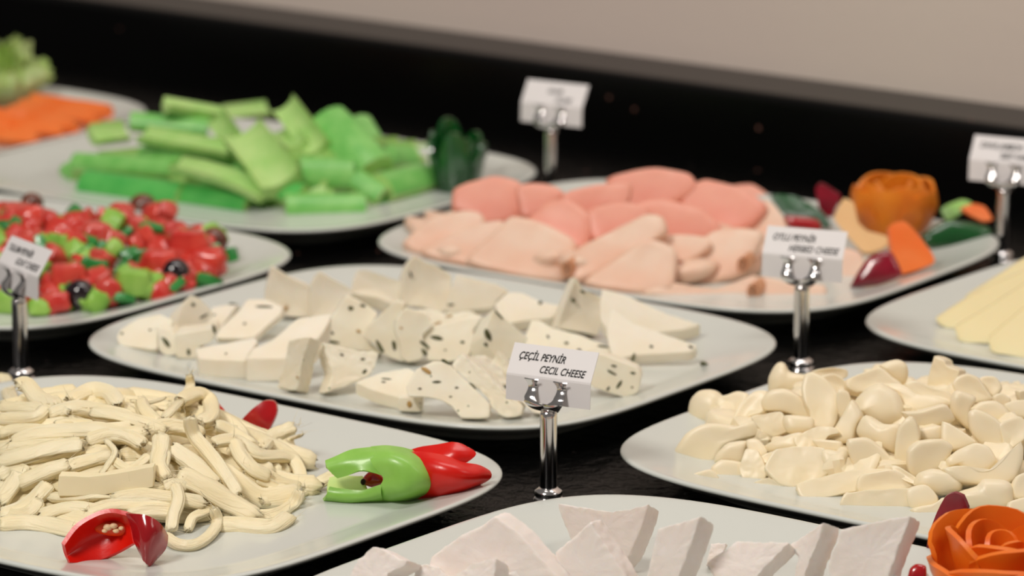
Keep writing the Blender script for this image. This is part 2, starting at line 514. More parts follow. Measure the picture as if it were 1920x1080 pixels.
# (label, origin, outline, az, el, off, depth, dish, [flecks: x y length width angle tan?], plain)
HERB = [
 ('herbed cheese end piece lying at the left tip of the row', OA, '78,560 110,505 230,430 400,395 500,440 480,490 400,490 385,560 380,655 330,660 110,630 85,600', -5, 40, (2, 10), .004, 0, [(325, 515, 26, 20, 0, 0), (115, 540, 22, 20, 0, 0)], 0),
 ('tall tongue-shaped herbed cheese slice standing at the left end', OA, '635,252 700,275 770,345 805,405 660,490 525,535 530,430 570,330', 18, 5, (-26, 20), .006, 0, [(650, 325, 36, 30, 20, 0), (730, 410, 90, 16, -30, 0)], 1),
 ('small herbed cheese nub with one big dark leaf fleck', OA, '385,490 480,520 530,590 525,700 450,712 390,660', -10, 20, (8, -14), .014, 0, [(445, 607, 100, 34, 52, 0)], 0),
 ('herbed cheese block in front of the tongue-shaped slice at left', OA, '510,550 640,530 800,500 812,560 775,610 690,640 690,733 600,735 520,722', -6, 8, (6, -15), .02, 0, [(615, 680, 52, 28, 85, 0), (806, 505, 70, 24, 75, 0)], 0),
 ('thin herbed cheese slice leaning behind the left end block', OA, '740,445 790,345 975,325 850,500 815,470', -20, 45, (8, 6), .006, 0, [(790, 405, 80, 12, -10, 0), (945, 318, 60, 12, 0, 0)], 1),
 ('flat herbed cheese slab with one long black fleck on top', OA, '1060,285 1200,285 1320,340 1300,400 1200,480 1100,572 950,578 815,572 850,500 960,400', -12, 55, (5, 9), .003, 0, [(1185, 340, 150, 26, 2, 0), (1035, 468, 26, 22, 0, 0), (1340, 350, 30, 20, 90, 1)], 1),
 ('pointed plain cheese wedge standing behind the long-flecked slab', OA, '1240,38 1360,110 1525,190 1525,420 1400,420 1300,400 1190,320 1190,230 1220,100', 8, 5, (-4, -3), .012, .002, [(1345, 350, 60, 20, -70, 1)], 1),
 ('plain cheese wedge with rounded tip beside the pointed wedge', OA, '1530,170 1590,72 1700,130 1850,215 1810,320 1700,420 1535,430', 10, 5, (-6, 5), .012, .002, [], 1),
 ('long plain cheese slab lying diagonally towards the front rim', OA, '1050,728 1100,650 1230,600 1430,430 1690,390 1640,500 1580,580 1350,725', -8, 50, (-1, 45), .003, 0, [], 1),
 ('square plain cheese block in the front row left of the upright bar', OA, '668,655 900,610 1110,575 1135,600 1065,690 1042,745 780,738 690,728', -4, 50, (2, 36), .003, 0, [(895, 692, 20, 16, 0, 0)], 1),
 ('upright crumbly cheese bar in the front row left', OA, '1370,590 1525,568 1475,720 1425,965 1275,945 1330,780', -22, 5, (20, 7), .012, 0, [(1430, 870, 30, 16, 70, 1)], 0),
 ('tilted herbed cheese slab right of the upright crumbly bar', OB, '105,690 330,745 518,765 500,850 460,935 290,1010 130,1062 175,920', 20, 28, (-18, 4), .012, 0, [(400, 815, 40, 20, 0, 0), (415, 905, 50, 24, -50, 0), (245, 780, 36, 16, 20, 0)], 0),
 ('herbed cheese slab leaning back with two dark dots near its top', OB, '275,335 370,370 515,470 420,600 430,680 560,775 330,745 90,690 85,620 110,560 200,450', 5, 18, (-6, 2), .014, 0, [(310, 432, 44, 32, 10, 0), (400, 412, 44, 24, 10, 0), (370, 605, 40, 24, 20, 1), (175, 685, 100, 24, 8, 0), (160, 610, 70, 20, 30, 0)], 0),
 ('plain cheese wedge in the back row third from the left', OB, '310,310 350,148 425,142 560,185 700,240 690,400 630,400 500,352 350,325', 6, 8, (-2, 22), .008, .002, [], 1),
 ('tallest cheese peak rising over the back rim', OB, '790,38 880,90 960,115 1070,190 1062,400 1010,465 850,425 720,410 685,330 700,200 740,90', 12, 4, (-8, 3), .012, .003, [(762, 180, 60, 16, 80, 0)], 1),
 ('broad cheese slab behind right of the tallest peak', OB, '1100,178 1240,212 1400,250 1500,300 1410,370 1380,430 1260,440 1060,470 1025,430 1060,300', -4, 12, (-3, 12), .012, 0, [(1060, 405, 60, 16, 0, 0)], 1),
 ('crumbly herbed cheese scrap wedged in the middle of the heap', OB, '800,445 930,440 1020,470 1200,450 1300,490 1200,570 1000,590 880,560', 0, 35, (0, 14), .006, 0, [(870, 505, 90, 36, 38, 1), (960, 547, 60, 24, -20, 1), (1050, 490, 60, 20, -10, 1)], 0),
 ('left half of the heart-shaped cheese pair with two long dark flecks', OB, '400,650 440,560 650,372 715,400 655,520 640,600 700,700 770,800 700,835 600,800 540,765 480,700', -14, 10, (6, -2), .014, 0, [(530, 722, 110, 34, 60, 0), (636, 712, 88, 36, 80, 0)], 0),
 ('right half of the heart-shaped cheese pair', OB, '650,520 720,430 860,462 925,560 850,640 885,760 840,815 740,842 690,800 680,700 640,600', 12, 12, (-5, 0), .014, 0, [(860, 700, 100, 26, 40, 0), (862, 762, 70, 30, 60, 0), (690, 580, 24, 16, 40, 1)], 0),
 ('wide herbed cheese slab in the centre with a curved dark fleck', OB, '900,570 1150,515 1300,490 1225,600 1235,660 1190,795 1060,832 890,822 850,720 840,640', 0, 25, (6, 4), .010, 0, [(955, 655, 110, 36, 14, 0), (1150, 686, 36, 26, 0, 0), (1020, 745, 20, 12, 0, 0)], 0),
 ('sharp-cornered herbed cheese wedge left above the front name card', OB, '1385,442 1510,540 1645,660 1560,760 1480,840 1400,790 1320,720 1300,640', 16, 8, (-26, 20), .008, 0, [(1340, 632, 100, 44, 62, 0), (1325, 705, 40, 30, 60, 0), (1420, 480, 100, 16, 48, 0)], 0),
 ('round-topped cheese slab behind the sharp-cornered wedge', OC, '270,280 370,190 480,198 620,262 760,292 700,385 520,400 375,425 300,345', -4, 35, (2, 18), .006, 0, [(612, 270, 34, 34, 70, 0)], 1),
 ('tall curved cheese wedge with a thin bright left edge, back row', OC, '880,82 935,170 1070,230 1090,330 1045,520 870,490 740,458 790,290', 14, 2, (-12, 2), .010, .003, [(862, 252, 44, 34, 20, 0), (930, 186, 44, 20, 20, 0), (900, 498, 300, 14, 9, 0)], 1),
 ('long herbed cheese slab right behind the front name card', OC, '545,405 620,408 700,460 900,510 1105,590 1140,640 1040,700 900,700 500,640 500,520', 0, 42, (0, 10), .006, 0, [(808, 574, 36, 24, 0, 0), (905, 624, 34, 20, 10, 0), (1080, 598, 90, 18, 8, 0), (670, 525, 36, 18, 60, 0)], 0),
 ('broad plain cheese slab at the right end, rear of two', OC, '1080,165 1230,205 1340,250 1560,350 1815,432 1700,470 1540,492 1400,500 1130,480 1065,400 1062,260', 4, 34, (1, 22), .006, 0, [], 1),
 ('broad cheese slab at the right end, front of two, pointing right', OC, '1135,340 1165,320 1300,420 1540,505 1790,592 1740,640 1320,664 1170,692 1130,600 1110,480', 4, 40, (2, 17), .004, 0, [(1308, 690, 110, 26, 108, 0), (1742, 602, 44, 20, 20, 0), (1445, 600, 34, 24, 30, 0)], 1),
 ('herbed cheese chunk right of the front name card with long flecks', OC, '950,660 1060,655 1190,702 1340,762 1372,810 1345,945 1250,985 1010,905 940,820', -8, 8, (4, -8), .014, 0, [(1150, 796, 90, 18, 30, 0), (1205, 883, 90, 24, -55, 0), (1165, 745, 44, 20, 10, 0), (1305, 798, 44, 20, 10, 0), (1120, 915, 40, 18, -60, 0), (1300, 905, 20, 12, 0, 0)], 0),
 ('crumbly cheese stick peeking out left of the front name card', OC, '290,632 380,740 430,900 330,885 235,775', -10, 10, (4, 0), .010, 0, [], 0),
 ('flat herbed cheese wedge in the front row below the heart-shaped pair', OD, '108,745 300,672 500,640 570,680 500,790 510,862 440,862 250,812', -4, 45, (0, 24), .003, 0, [(340, 722, 90, 10, 5, 0), (318, 745, 40, 10, 0, 0)], 0),
 ('small cube-shaped herbed cheese end with a tan fleck', OD, '432,862 604,862 596,972 432,962', 0, 5, (3, -6), .014, 0, [(513, 915, 56, 44, 80, 1), (592, 905, 16, 6, 0, 0)], 0),
 ('arched herbed cheese slab bridging the front of the plate', OD, '490,780 560,650 690,590 800,600 900,700 1000,800 1112,910 1105,1012 900,1018 830,930 750,880 640,858 500,850', 0, 30, (2, 3), .012, 0, [(640, 662, 90, 38, 30, 1), (715, 744, 66, 20, 0, 0), (590, 795, 30, 16, 0, 0), (785, 594, 80, 26, 32, 0), (865, 787, 34, 14, 10, 0), (820, 855, 24, 12, 0, 0)], 0),
 ('rough crumbly cheese bar lying diagonally in front of the name card', OD, '900,538 965,585 1100,690 1250,850 1362,930 1345,1000 1225,1015 1125,935 1090,850 960,740 825,622', -5, 20, (5, -3), .012, 0, [(985, 775, 80, 20, 40, 0)], 0),
 ('smooth cheese wedge between the rough bar and the name card', OD, '960,560 1080,548 1205,650 1260,760 1180,770', 10, 20, (3, 3), .012, 0, [], 1),
 ('small cheese corner showing below the front name card', OD, '1320,862 1420,890 1520,985 1440,975', -5, 20, (3, 2), .010, 0, [], 1),
]
for lab, org, s, az, el, off, dp, dish, fl, plain in HERB:
    crumb = 'rumbl' in lab or 'rough' in lab
    o = blob('herbed_cheese_wedge', pts(s, org, 4), az=az, el=el, off=off, depth=dp, z=0, dish=dish, floor=FLOOR,
             rough=.0009 if crumb else .0004, freq=330 if crumb else 110, n=70, material=M['herb_plain' if plain else 'herb'], rnd=.25)
    tag(o, lab, 'cheese', 'herbed cheese wedges on the middle platter')
    for (fx, fy, fl_, fw, an, tan_) in fl:
        chip(o, o.location, Vector(o['_n']), org[0] + fx / 4, org[1] + fy / 4, fl_ / 4, fw / 4, an, M['fleck_tan' if tan_ else 'fleck'])
o = blob('cheese_crumb', pts('1808,715 1835,705 1870,720 1865,740 1820,742', OC, 4), az=0, el=30, depth=.004, floor=FLOOR, material=M['fleck'], n=12, prof=PILLOW)
tag(o, 'tiny dark herb crumb on bare plate right of the herbed cheese', 'crumb')

# ================================================================== white cheese wedges at the bottom
OE, OF, OG = (640, 900), (1020, 900), (1440, 900)
FETA = [
 ('white cheese block at the far lower left of the bottom platter', OE, '40,900 60,700 130,590 240,498 312,516 440,592 492,602 480,640 350,700 310,900', -16, 22, (28, 12), .012, 0),
 ('small rounded white cheese piece left of the big sloping slab', OE, '540,900 548,700 562,650 625,630 725,655 830,760 850,900', -6, 22, (6, 5), .012, 0),
 ('biggest sloping white cheese slab, left of the pointed one', OE, '650,640 682,566 900,415 1050,345 1150,268 1215,312 1350,420 1500,590 1620,720 1720,900 660,900', -14, 14, (25, -7), .012, .0),
 ('bright low white cheese wedge in front of the biggest slab', OE, '830,900 850,715 990,625 1160,585 1145,720 1110,900', -24, 18, (26, 18), .010, 0),
 ('small white cheese lump between the low wedge and pointed slab', OE, '1215,900 1215,720 1290,685 1400,660 1535,682 1565,740 1570,900', 0, 25, (6, 8), .012, 0),
 ('white cheese wedge with a dipped top edge standing at the back', OF, '98,175 300,206 500,238 640,218 780,184 735,340 650,545 560,640 300,600 195,430 135,300', -14, 6, (24, 15), .010, 0),
 ('steep pointed white cheese slab with a long grey side', OF, '60,900 80,700 90,535 220,430 345,314 380,372 500,550 600,700 690,900', -14, 10, (24, -4), .012, 0),
 ('upright white cheese slab right of the dipped wedge', OF, '850,365 1050,312 1172,266 1120,430 1010,720 960,900 740,900 790,640', -22, 10, (30, 20), .010, 0),
 ('small white cheese corner behind the two middle slabs', OF, '1255,475 1365,478 1320,580 1215,640', -8, 20, (5, 6), .012, 0),
 ('squat white cheese slab with flat top near the bottom centre', OF, '1215,620 1400,492 1455,455 1620,466 1820,462 1835,482 1700,610 1600,720 1550,900 1330,900 1270,720', -16, 24, (20, 18), .010, 0),
 ('narrow upright white cheese slab left of the widest block', OG, '168,482 290,402 412,318 390,420 330,560 270,720 240,900 190,900 195,720 225,580', -34, 10, (34, 13), .008, 0),
 ('widest white cheese block beside the orange rose', OG, '545,372 700,332 930,288 1072,268 1040,360 980,500 905,720 870,900 520,900 460,720 445,640 500,500', -12, 12, (24, 16), .012, .001),
]
for lab, org, s, az, el, off, dp, dish in FETA:
    pl_ = pts(s, org, 4)
    o = blob('white_cheese_wedge', pl_, az=az, el=el, off=off, depth=dp, z=0, dish=dish,
             floor=FLOOR, rough=.0006, freq=360, n=90, material=M['feta'], rnd=.1)
    tag(o, lab, 'cheese', 'white cheese wedges on the bottom platter')
for s, lab in (('930,700 960,705 985,725 960,740 930,730', 'white cheese crumb in front of the widest white block'),
               ('1165,690 1190,680 1215,700 1210,740 1170,740', 'white cheese crumb beside the orange rose')):
    o = blob('cheese_crumb', pts(s, OG, 4), az=0, el=30, depth=.008, at=P(1700, 1075, .03), material=M['feta'], n=14, prof=PILLOW, rough=.0008)
    tag(o, lab, 'crumb')

# ================================================================== cream cheese chunks (heap at lower right)
OI, OJ, OK_ = (1240, 660), (1560, 660), (1440, 780)
MM = Mound(1745, 838, .150, .118, .036)
MOZZ = [
 ('b', OI, 4, '1130,150 1270,120 1390,130 1390,190 1280,205 1200,190', 'flat cream chunk at the back rim left of centre', 0),
 ('b', OI, 4, '1200,190 1290,160 1380,220 1405,285 1330,330 1260,260', 'oval cream chunk behind the tall curved crescent', 0),
 ('b', OI, 4, '1660,110 1780,70 1850,100 1865,180 1830,250 1750,220', 'bright cream wedge at the back rim, centre', 0),
 ('b', OJ, 5.333, '1480,260 1630,245 1690,350 1640,430 1560,420', 'small square cream cube at the back right of the heap', 0),
 ('b', OJ, 5.333, '1620,450 1700,410 1790,470 1750,540 1650,520', 'low cream piece on the back slope at right', 0),
 ('b', OJ, 5.333, '1880,400 1960,380 2040,420 2000,500 1900,490', 'cream piece cut by the right edge, rearmost', 0),
 ('b', OI, 4, '1400,205 1540,140 1650,108 1730,180 1810,245 1640,260 1540,290 1470,300 1400,260', 'peaked cream chunk at the back, left of the bright wedge', 0),
 ('b', OJ, 5.333, '740,320 850,280 1000,350 1180,400 1215,500 1100,470 930,440 820,420', 'rounded cream piece under the cut-cornered cube', 0),
 ('s', OJ, 5.333, '1020,52 1120,90 1135,140 1255,190 1235,300 1200,400 1100,390 960,340 980,200', 'cut-cornered cream cube forming the top of the heap', (-25, 12)),
 ('b', OJ, 5.333, '1200,320 1250,250 1350,218 1460,260 1540,380 1600,470 1400,500 1270,440', 'smooth round cream chunk right of the cut-cornered cube', 0),
 ('b', OJ, 5.333, '1730,520 1850,475 1960,480 2040,560 1960,650 1820,640', 'cream piece cut by the right edge, second from the back', 0),
 ('b', OI, 4, '1320,290 1400,310 1420,420 1350,490 1310,400', 'half-hidden cream sliver right of the tall curved crescent', 0),
 ('b', OI, 4, '410,330 480,318 570,288 645,320 600,400 530,500 470,490 405,400', 'cream chunk behind the round left disc', 0),
 ('b', OI, 4, '180,420 200,350 260,295 350,290 410,330 425,400 500,470 515,545 420,560 250,575 210,550 185,480', 'round flat cream disc at the upper left of the heap', 0),
 ('b', OI, 4, '800,290 808,190 860,98 912,88 955,155 1080,180 1100,230 1010,320 900,300 810,310', 'horn-shaped cream chunk rising at the upper left', 0),
 ('b', OI, 4, '930,470 1130,480 1140,580 1030,600 950,580', 'shaded cream piece under the cap-shaped chunk', 0),
 ('b', OI, 4, '1080,160 1130,148 1220,190 1310,290 1335,400 1315,500 1270,575 1180,580 1120,560 1110,450 1070,370 1055,260', 'tall curved cream crescent left of the middle', 0),
 ('b', OJ, 5.333, '480,310 700,320 840,415 960,420 1100,440 1205,515 1000,580 700,615 670,450 600,370', 'long winding cream strip in the upper middle', 0),
 ('b', OJ, 5.333, '740,612 920,592 1130,533 1200,600 1240,690 1050,745 860,755 790,680', 'cream slice under the winding strip', 0),
 ('b', OJ, 5.333, '1210,500 1240,420 1300,408 1450,470 1400,580 1395,780 1290,710 1220,620', 'thick curved cream chunk, left part of the right cluster', 0),
 ('b', OJ, 5.333, '1400,560 1500,490 1640,470 1740,530 1805,640 1650,710 1540,640', 'smooth cream chunk in the middle of the right cluster', 0),
 ('b', OI, 4, '520,530 580,400 690,298 785,290 770,380 770,440 650,480 590,560 530,565', 'folded cream wedge left of the cap-shaped chunk', 0),
 ('b', OI, 4, '750,370 800,300 900,280 1000,320 1085,390 1122,492 1040,492 900,445 770,435', 'cap-shaped cream chunk with a dark hollow beneath', 0),
 ('s', OI, 4, '680,488 860,450 905,460 955,582 830,635 750,590', 'square-cut cream slice under the cap-shaped chunk', (-6, 25)),
 ('b', OI, 4, '1420,440 1450,340 1540,250 1645,218 1760,290 1805,400 1800,492 1720,535 1640,535 1500,475 1425,475', 'large smooth cream lump in the centre of the heap', 0),
 ('b', OI, 4, '1290,580 1350,480 1420,360 1490,470 1450,560 1430,655 1330,675 1250,645', 'curved cream piece left below the large central lump', 0),
 ('b', OI, 4, '1450,560 1490,492 1530,480 1640,540 1770,540 1765,700 1720,748 1600,705 1500,655 1445,605', 'rounded cream block just below the large central lump', 0),
 ('b', OI, 4, '640,660 720,655 790,740 750,790 660,760', 'half-hidden cream piece above the small chip', 0),
 ('b', OI, 4, '765,690 900,622 1035,595 1040,660 1040,715 900,735 800,742', 'lens-shaped cream slice in the middle left', 0),
 ('s', OI, 4, '1000,642 1170,565 1300,570 1330,612 1250,630 1200,695 1110,718 1030,712', 'bent cream strip with a square end, centre left', (-10, 30)),
 ('b', OI, 4, '1130,660 1330,670 1340,740 1200,740', 'shaded cream piece in the hollow below the bent strip', 0),
 ('b', OI, 4, '90,770 130,690 200,600 320,545 440,545 560,560 690,512 725,560 700,620 560,670 470,705 420,760 350,870 280,888 180,862 120,805', 'largest twisted cream chunk at the left tip of the heap', 0),
 ('b', OJ, 5.333, '1380,620 1440,580 1560,620 1680,700 1725,790 1725,1062 1600,985 1480,905 1395,780', 'left wing of the folded cream chunk at right', 0),
 ('b', OJ, 5.333, '1670,720 1780,660 1880,636 1955,720 1945,850 1800,965 1730,1055 1700,860', 'right wing of the folded cream chunk at right', 0),
 ('b', OK_, 4, '1310,38 1420,90 1565,190 1450,240 1370,250 1300,180', 'pointed cream slice right of the split chunk', 0),
 ('b', OK_, 4, '1120,100 1300,72 1320,180 1240,200 1140,170', 'cream piece lying behind the split chunk', 0),
 ('b', OI, 4, '400,830 420,770 500,692 625,678 628,750 600,840 480,830', 'pointed cream slice in front of the twisted left chunk', 0),
 ('b', OI, 4, '1200,725 1330,730 1430,790 1500,885 1340,910 1240,880', 'smooth cream slice behind the big front-left block', 0),
 ('b', OI, 4, '1400,690 1420,660 1560,658 1690,755 1760,865 1600,890 1470,885 1420,780', 'fan-shaped cream slice left of the split chunk', 0),
 ('b', OK_, 4, '950,300 970,110 1040,18 1085,20 1122,90 1135,170 1100,260 1075,420 1090,462 1000,400', 'left prong of the split cream chunk', 0),
 ('b', OK_, 4, '1065,270 1140,200 1310,185 1390,240 1345,330 1290,405 1130,475 1065,420', 'broad right half of the split cream chunk', 0),
 ('b', OK_, 4, '1320,390 1460,370 1560,420 1700,395 1820,280 1900,178 1918,300 1865,450 1780,512 1600,505 1440,480', 'long hooked cream strip sweeping up at the right', 0),
 ('b', OK_, 4, '1345,320 1430,250 1560,198 1655,230 1710,335 1640,402 1520,424 1440,360 1360,372', 'oval cream slice with a ragged left tip, right side', 0),
 ('b', OI, 4, '215,930 370,883 440,960 400,990 320,965', 'flat pointed cream sliver lying on the plate at left', 0),
 ('b', OI, 4, '378,862 450,808 595,830 615,920 635,1015 520,1002 395,962', 'cream dome lying on the plate at front left', 0),
 ('b', OI, 4, '690,980 800,940 910,1000 780,1018 710,1005', 'low ragged cream crumb piece near the front rim', 0),
 ('s', OI, 4, '785,870 850,740 980,715 1210,725 1258,860 1235,920 1120,962 980,1014 890,982 830,932', 'big blocky cream chunk at the front left', (-8, 30)),
 ('s', OI, 4, '585,870 630,733 712,742 765,830 795,900 750,972 670,992 608,942', 'small faceted cream cube at the front left', (-15, 25)),
 ('s', OI, 4, '738,790 832,748 845,802 790,838', 'tiny white cream chip above the faceted cube', (-10, 30)),
 ('b', OK_, 4, '915,375 980,376 1105,462 1120,520 1000,470', 'narrow cream sliver below the split chunk', 0),
 ('b', OK_, 4, '690,565 700,450 820,420 930,398 1010,430 1105,525 900,560', 'cream slab behind the long cut strips at the front', 0),
 ('b', OK_, 4, '1098,515 1130,430 1230,393 1360,418 1455,500 1440,560 1290,595 1180,560', 'round domed cream disc at the front right', 0),
 ('s', OK_, 4, '225,510 290,482 410,455 560,420 700,402 930,402 950,450 820,535 650,560 400,612 300,634 250,592', 'long cut cream strip with a ragged end, front rim', (-5, 35)),
 ('s', OK_, 4, '550,672 590,580 720,565 1070,545 1095,600 1065,695 920,722 780,727 640,702', 'lowest long cream strip lying at the front rim', (-4, 22)),
 ('b', OK_, 4, '1050,548 1180,518 1265,600 1245,662 1075,694', 'rounded end of the lowest strip, separate cream piece', 0),
 ('b', OK_, 4, '1085,690 1250,648 1320,600 1350,650 1250,800 1130,770', 'cream piece behind the dark red petal', 0),
 ('b', OK_, 4, '1575,530 1620,478 1780,488 1835,550 1822,705 1500,700 1420,590', 'broad cream block above the orange rose', 0),
 ('b', OK_, 4, '1845,520 1880,440 1960,415 2040,500 1980,610 1870,610', 'cream disc cut by the right edge, front', 0),
 ('b', OK_, 4, '1820,640 1960,600 2040,640 1980,730 1820,715', 'cream piece cut by the right edge, above the rose', 0),
]
for kind, org, k_, s, lab, ae in MOZZ:
    pl_ = pts(s, org, k_)
    cx = sum(a[0] for a in pl_) / len(pl_); cy = sum(a[1] for a in pl_) / len(pl_)
    q = MM.hit(cx, cy)
    size = sqrt((max(a[0] for a in pl_) - min(a[0] for a in pl_)) * (max(a[1] for a in pl_) - min(a[1] for a in pl_)))
    th = min(.022, max(.008, size * mpp(q) * .7))
    ccx, ccy = cx, cy
    pl_ = [(ccx + (a[0] - ccx) * 1.06, ccy + (a[1] - ccy) * 1.06) for a in pl_]
    q = q + ray(cx, cy) * (-th * .15)
    if kind == 'b':
        mn = MM.normal(q)
        az = random.uniform(-18, 18) + max(-25, min(25, mn.x * 40))
        el = random.uniform(8, 34)
        o = blob('cream_cheese_chunk', pl_, at=q, az=az, el=el, depth=th, prof=random.choice((PILLOW, CUT, CUT)), rnd=random.choice((.5, .8)), rough=.0006, freq=60,
                 n=36, dish=random.choice((0, 0, .001, .0018)), material=M['mozz'], sharp=38)
    else:
        o = blob('cream_cheese_chunk', pl_, at=q, az=ae[0], el=ae[1], depth=th * 1.1, prof=SLAB, rnd=.35, rough=.0007, freq=150,
                 n=44, material=M['mozz'], sharp=50)
    tag(o, lab if 'cream' in lab else 'cream cheese ' + lab, 'cheese', 'cream cheese chunks heaped on the right platter')


def lump(seed, sx, sy, sz, boxy=.5, n1=12, n2=8, amp=.12):
    rnd_ = random.Random(seed)
    o3 = Vector((rnd_.random() * 50, rnd_.random() * 50, 0))
    V, F = [], []
    p = 1 - boxy * .75
    f = lambda v: math.copysign(abs(v) ** p, v)
    for j in range(n2 + 1):
        ph = pi * j / n2 - pi / 2
        for i in range(n1):
            th = 2 * pi * i / n1
            v = Vector((f(cos(ph)) * f(cos(th)), f(cos(ph)) * f(sin(th)), f(sin(ph))))
            v *= 1 + amp * noise.noise(v * 1.3 + o3)
            V.append((v.x * sx, v.y * sy, v.z * sz))
    for j in range(n2):
        for i in range(n1):
            F.append((j * n1 + i, j * n1 + (i + 1) % n1, (j + 1) * n1 + (i + 1) % n1, (j + 1) * n1 + i))
    return mesh('lump', V, F, True, 40 if boxy > .45 else None)


# filler chunks under and behind the visible ones
fm = [lump(i, .014, .010, .007, .55, 16, 10, amp=.35) for i in range(6)]
for m_ in fm: m_.materials.append(M['mozz'])
for i in range(110):
    a, r = random.random() * 2 * pi, sqrt(random.random()) * .80
    lx, ly = r * cos(a) * MM.a, r * sin(a) * MM.b
    p = MM.c + Vector((lx * cos(MM.r) - ly * sin(MM.r), lx * sin(MM.r) + ly * cos(MM.r), 0))
    z = MM.z(p)
    if z - FLOOR < .008: continue
    o = bpy.data.objects.new('cream_cheese_chunk', fm[i % 6])
    o.location = (p.x, p.y, FLOOR + max(.007, (z - FLOOR) * random.uniform(.25, .75) - .004))
    o.rotation_euler = (random.uniform(-.6, .6), random.uniform(-.6, .6), random.random() * 6)
    COL.objects.link(o)
    tag(o, 'cream cheese chunk buried inside the right-hand heap under the others', 'cheese', 'cream cheese chunks buried in the right heap')

# ================================================================== string cheese
OS = (0, 660); KS = 2.572
MS = Mound(205, 888, .112, .092, .043)


def catmull(q, per=7):
    out = []
    m = len(q)
    for i in range(m - 1):
        a, b, c, d = q[max(i - 1, 0)], q[i], q[i + 1], q[min(i + 2, m - 1)]
        for j in range(per):
            t = j / per
            out.append(0.5 * ((2 * b) + (c - a) * t + (2 * a - 5 * b + 4 * c - d) * t * t + (-a + 3 * b - 3 * c + d) * t ** 3))
    out.append(q[-1].copy())
    return out


def tube(name, path, w, flat, parent, material, seed=0, ragged=True, nseg=20, up=None, taper=(.75, .6)):
    """A fibrous strand: path of points, width w, flattened cross-section."""
    V, F, uv = [], [], []
    n = len(path)
    Lc = 0
    prevN = None
    for i, p in enumerate(path):
        t = (path[min(i + 1, n - 1)] - path[max(i - 1, 0)]).normalized()
        side = t.cross(up if up else -FWD + Vector((0, 0, .6)))
        side.normalize()
        nn = side.cross(t).normalized()
        if i: Lc += (p - path[i - 1]).length
        f = i / (n - 1)
        sc = 1.0
        e = .10
        if f < e: sc = taper[0] + (1 - taper[0]) * (f / e) ** .5
        if f > 1 - e: sc = taper[1] + (1 - taper[1]) * ((1 - f) / e) ** .5
        sc *= 1 + .12 * noise.noise(Vector((f * 3.1, seed * 1.7, 2)))
        tw = .5 * noise.noise(Vector((f * 1.7, seed * 2.3, 7)))
        for j in range(nseg):
            a = 2 * pi * j / nseg + tw
            ca, sa = cos(a), sin(a)
            ca = math.copysign(abs(ca) ** .55, ca); sa = math.copysign(abs(sa) ** .55, sa)
            r = 1 + .30 * noise.noise(Vector((cos(a) * 2.4, sin(a) * 2.4 + f * .8, seed * 1.3))) + .12 * noise.noise(Vector((cos(a) * 6, sin(a) * 6 + f * 2, seed * 1.3)))
            ext = 0
            if ragged and (i == 0 or i == n - 1):
                ext = w * .5 * noise.noise(Vector((a * 3, seed, 5))) * (1 if i else -1)
            V.append(p + side * ca * w * .5 * sc * r + nn * sa * w * .5 * flat * sc * r + t * ext)
    for i in range(n - 1):
        for j in range(nseg):
            F.append((i * nseg + j, i * nseg + (j + 1) % nseg, (i + 1) * nseg + (j + 1) % nseg, (i + 1) * nseg + j))
    F.append(tuple(range(nseg))[::-1]); F.append(tuple((n - 1) * nseg + j for j in range(nseg)))
    C = path[n // 2].copy()
    me = bpy.data.meshes.new(name)
    me.from_pydata([tuple(v - C) for v in V], [], F)
    ul = me.uv_layers.new(name='UVMap')
    k = 0
    for poly in me.polygons:
        for li in poly.loop_indices:
            vi = me.loops[li].vertex_index
            i, j = divmod(vi, nseg)
            jj = j
            if poly.index < (n - 1) * nseg and poly.index % nseg == nseg - 1 and j == 0: jj = nseg
            ul.data[li].uv = (jj / nseg + seed * .37, i / (n - 1) * Lc / w * .6 + seed)
    me.polygons.foreach_set('use_smooth', [True] * len(me.polygons))
    o = link(name, me, None, [material])
    o.location = C
    if parent:
        o.parent = parent; o.location = C - parent.location
    return o


def fibres(parent, p, d, w, cnt, seed):
    """fine torn hairs at a strand's end, one mesh"""
    rnd_ = random.Random(seed)
    V, F = [], []
    for k in range(cnt):
        q = p + Vector((rnd_.uniform(-1, 1), rnd_.uniform(-1, 1), rnd_.uniform(-1, 1))) * w * .35
        dr = (d + Vector((rnd_.uniform(-1, 1), rnd_.uniform(-1, 1), rnd_.uniform(-.6, 1))) * .9).normalized()
        ln = rnd_.uniform(.4, 1.1) * w
        r0 = rnd_.uniform(.0001, .00025)
        b = len(V)
        bend = Vector((rnd_.uniform(-1, 1), 0, rnd_.uniform(-1, 1))) * ln * .5
        for s_ in range(4):
            f = s_ / 3
            c = q + dr * ln * f + bend * f * f
            r = r0 * (1 - f * .8)
            for a in range(3):
                V.append(c + RGT * cos(a * 2.09) * r + UPV * sin(a * 2.09) * r - parent.location)
        for s_ in range(3):
            for a in range(3):
                F.append((b + s_ * 3 + a, b + s_ * 3 + (a + 1) % 3, b + s_ * 3 + 3 + (a + 1) % 3, b + s_ * 3 + 3 + a))
    o = link('torn_fibres', mesh('torn_fibres', V, F, True), parent, [M['string']])
    o['kind'] = 'stuff'


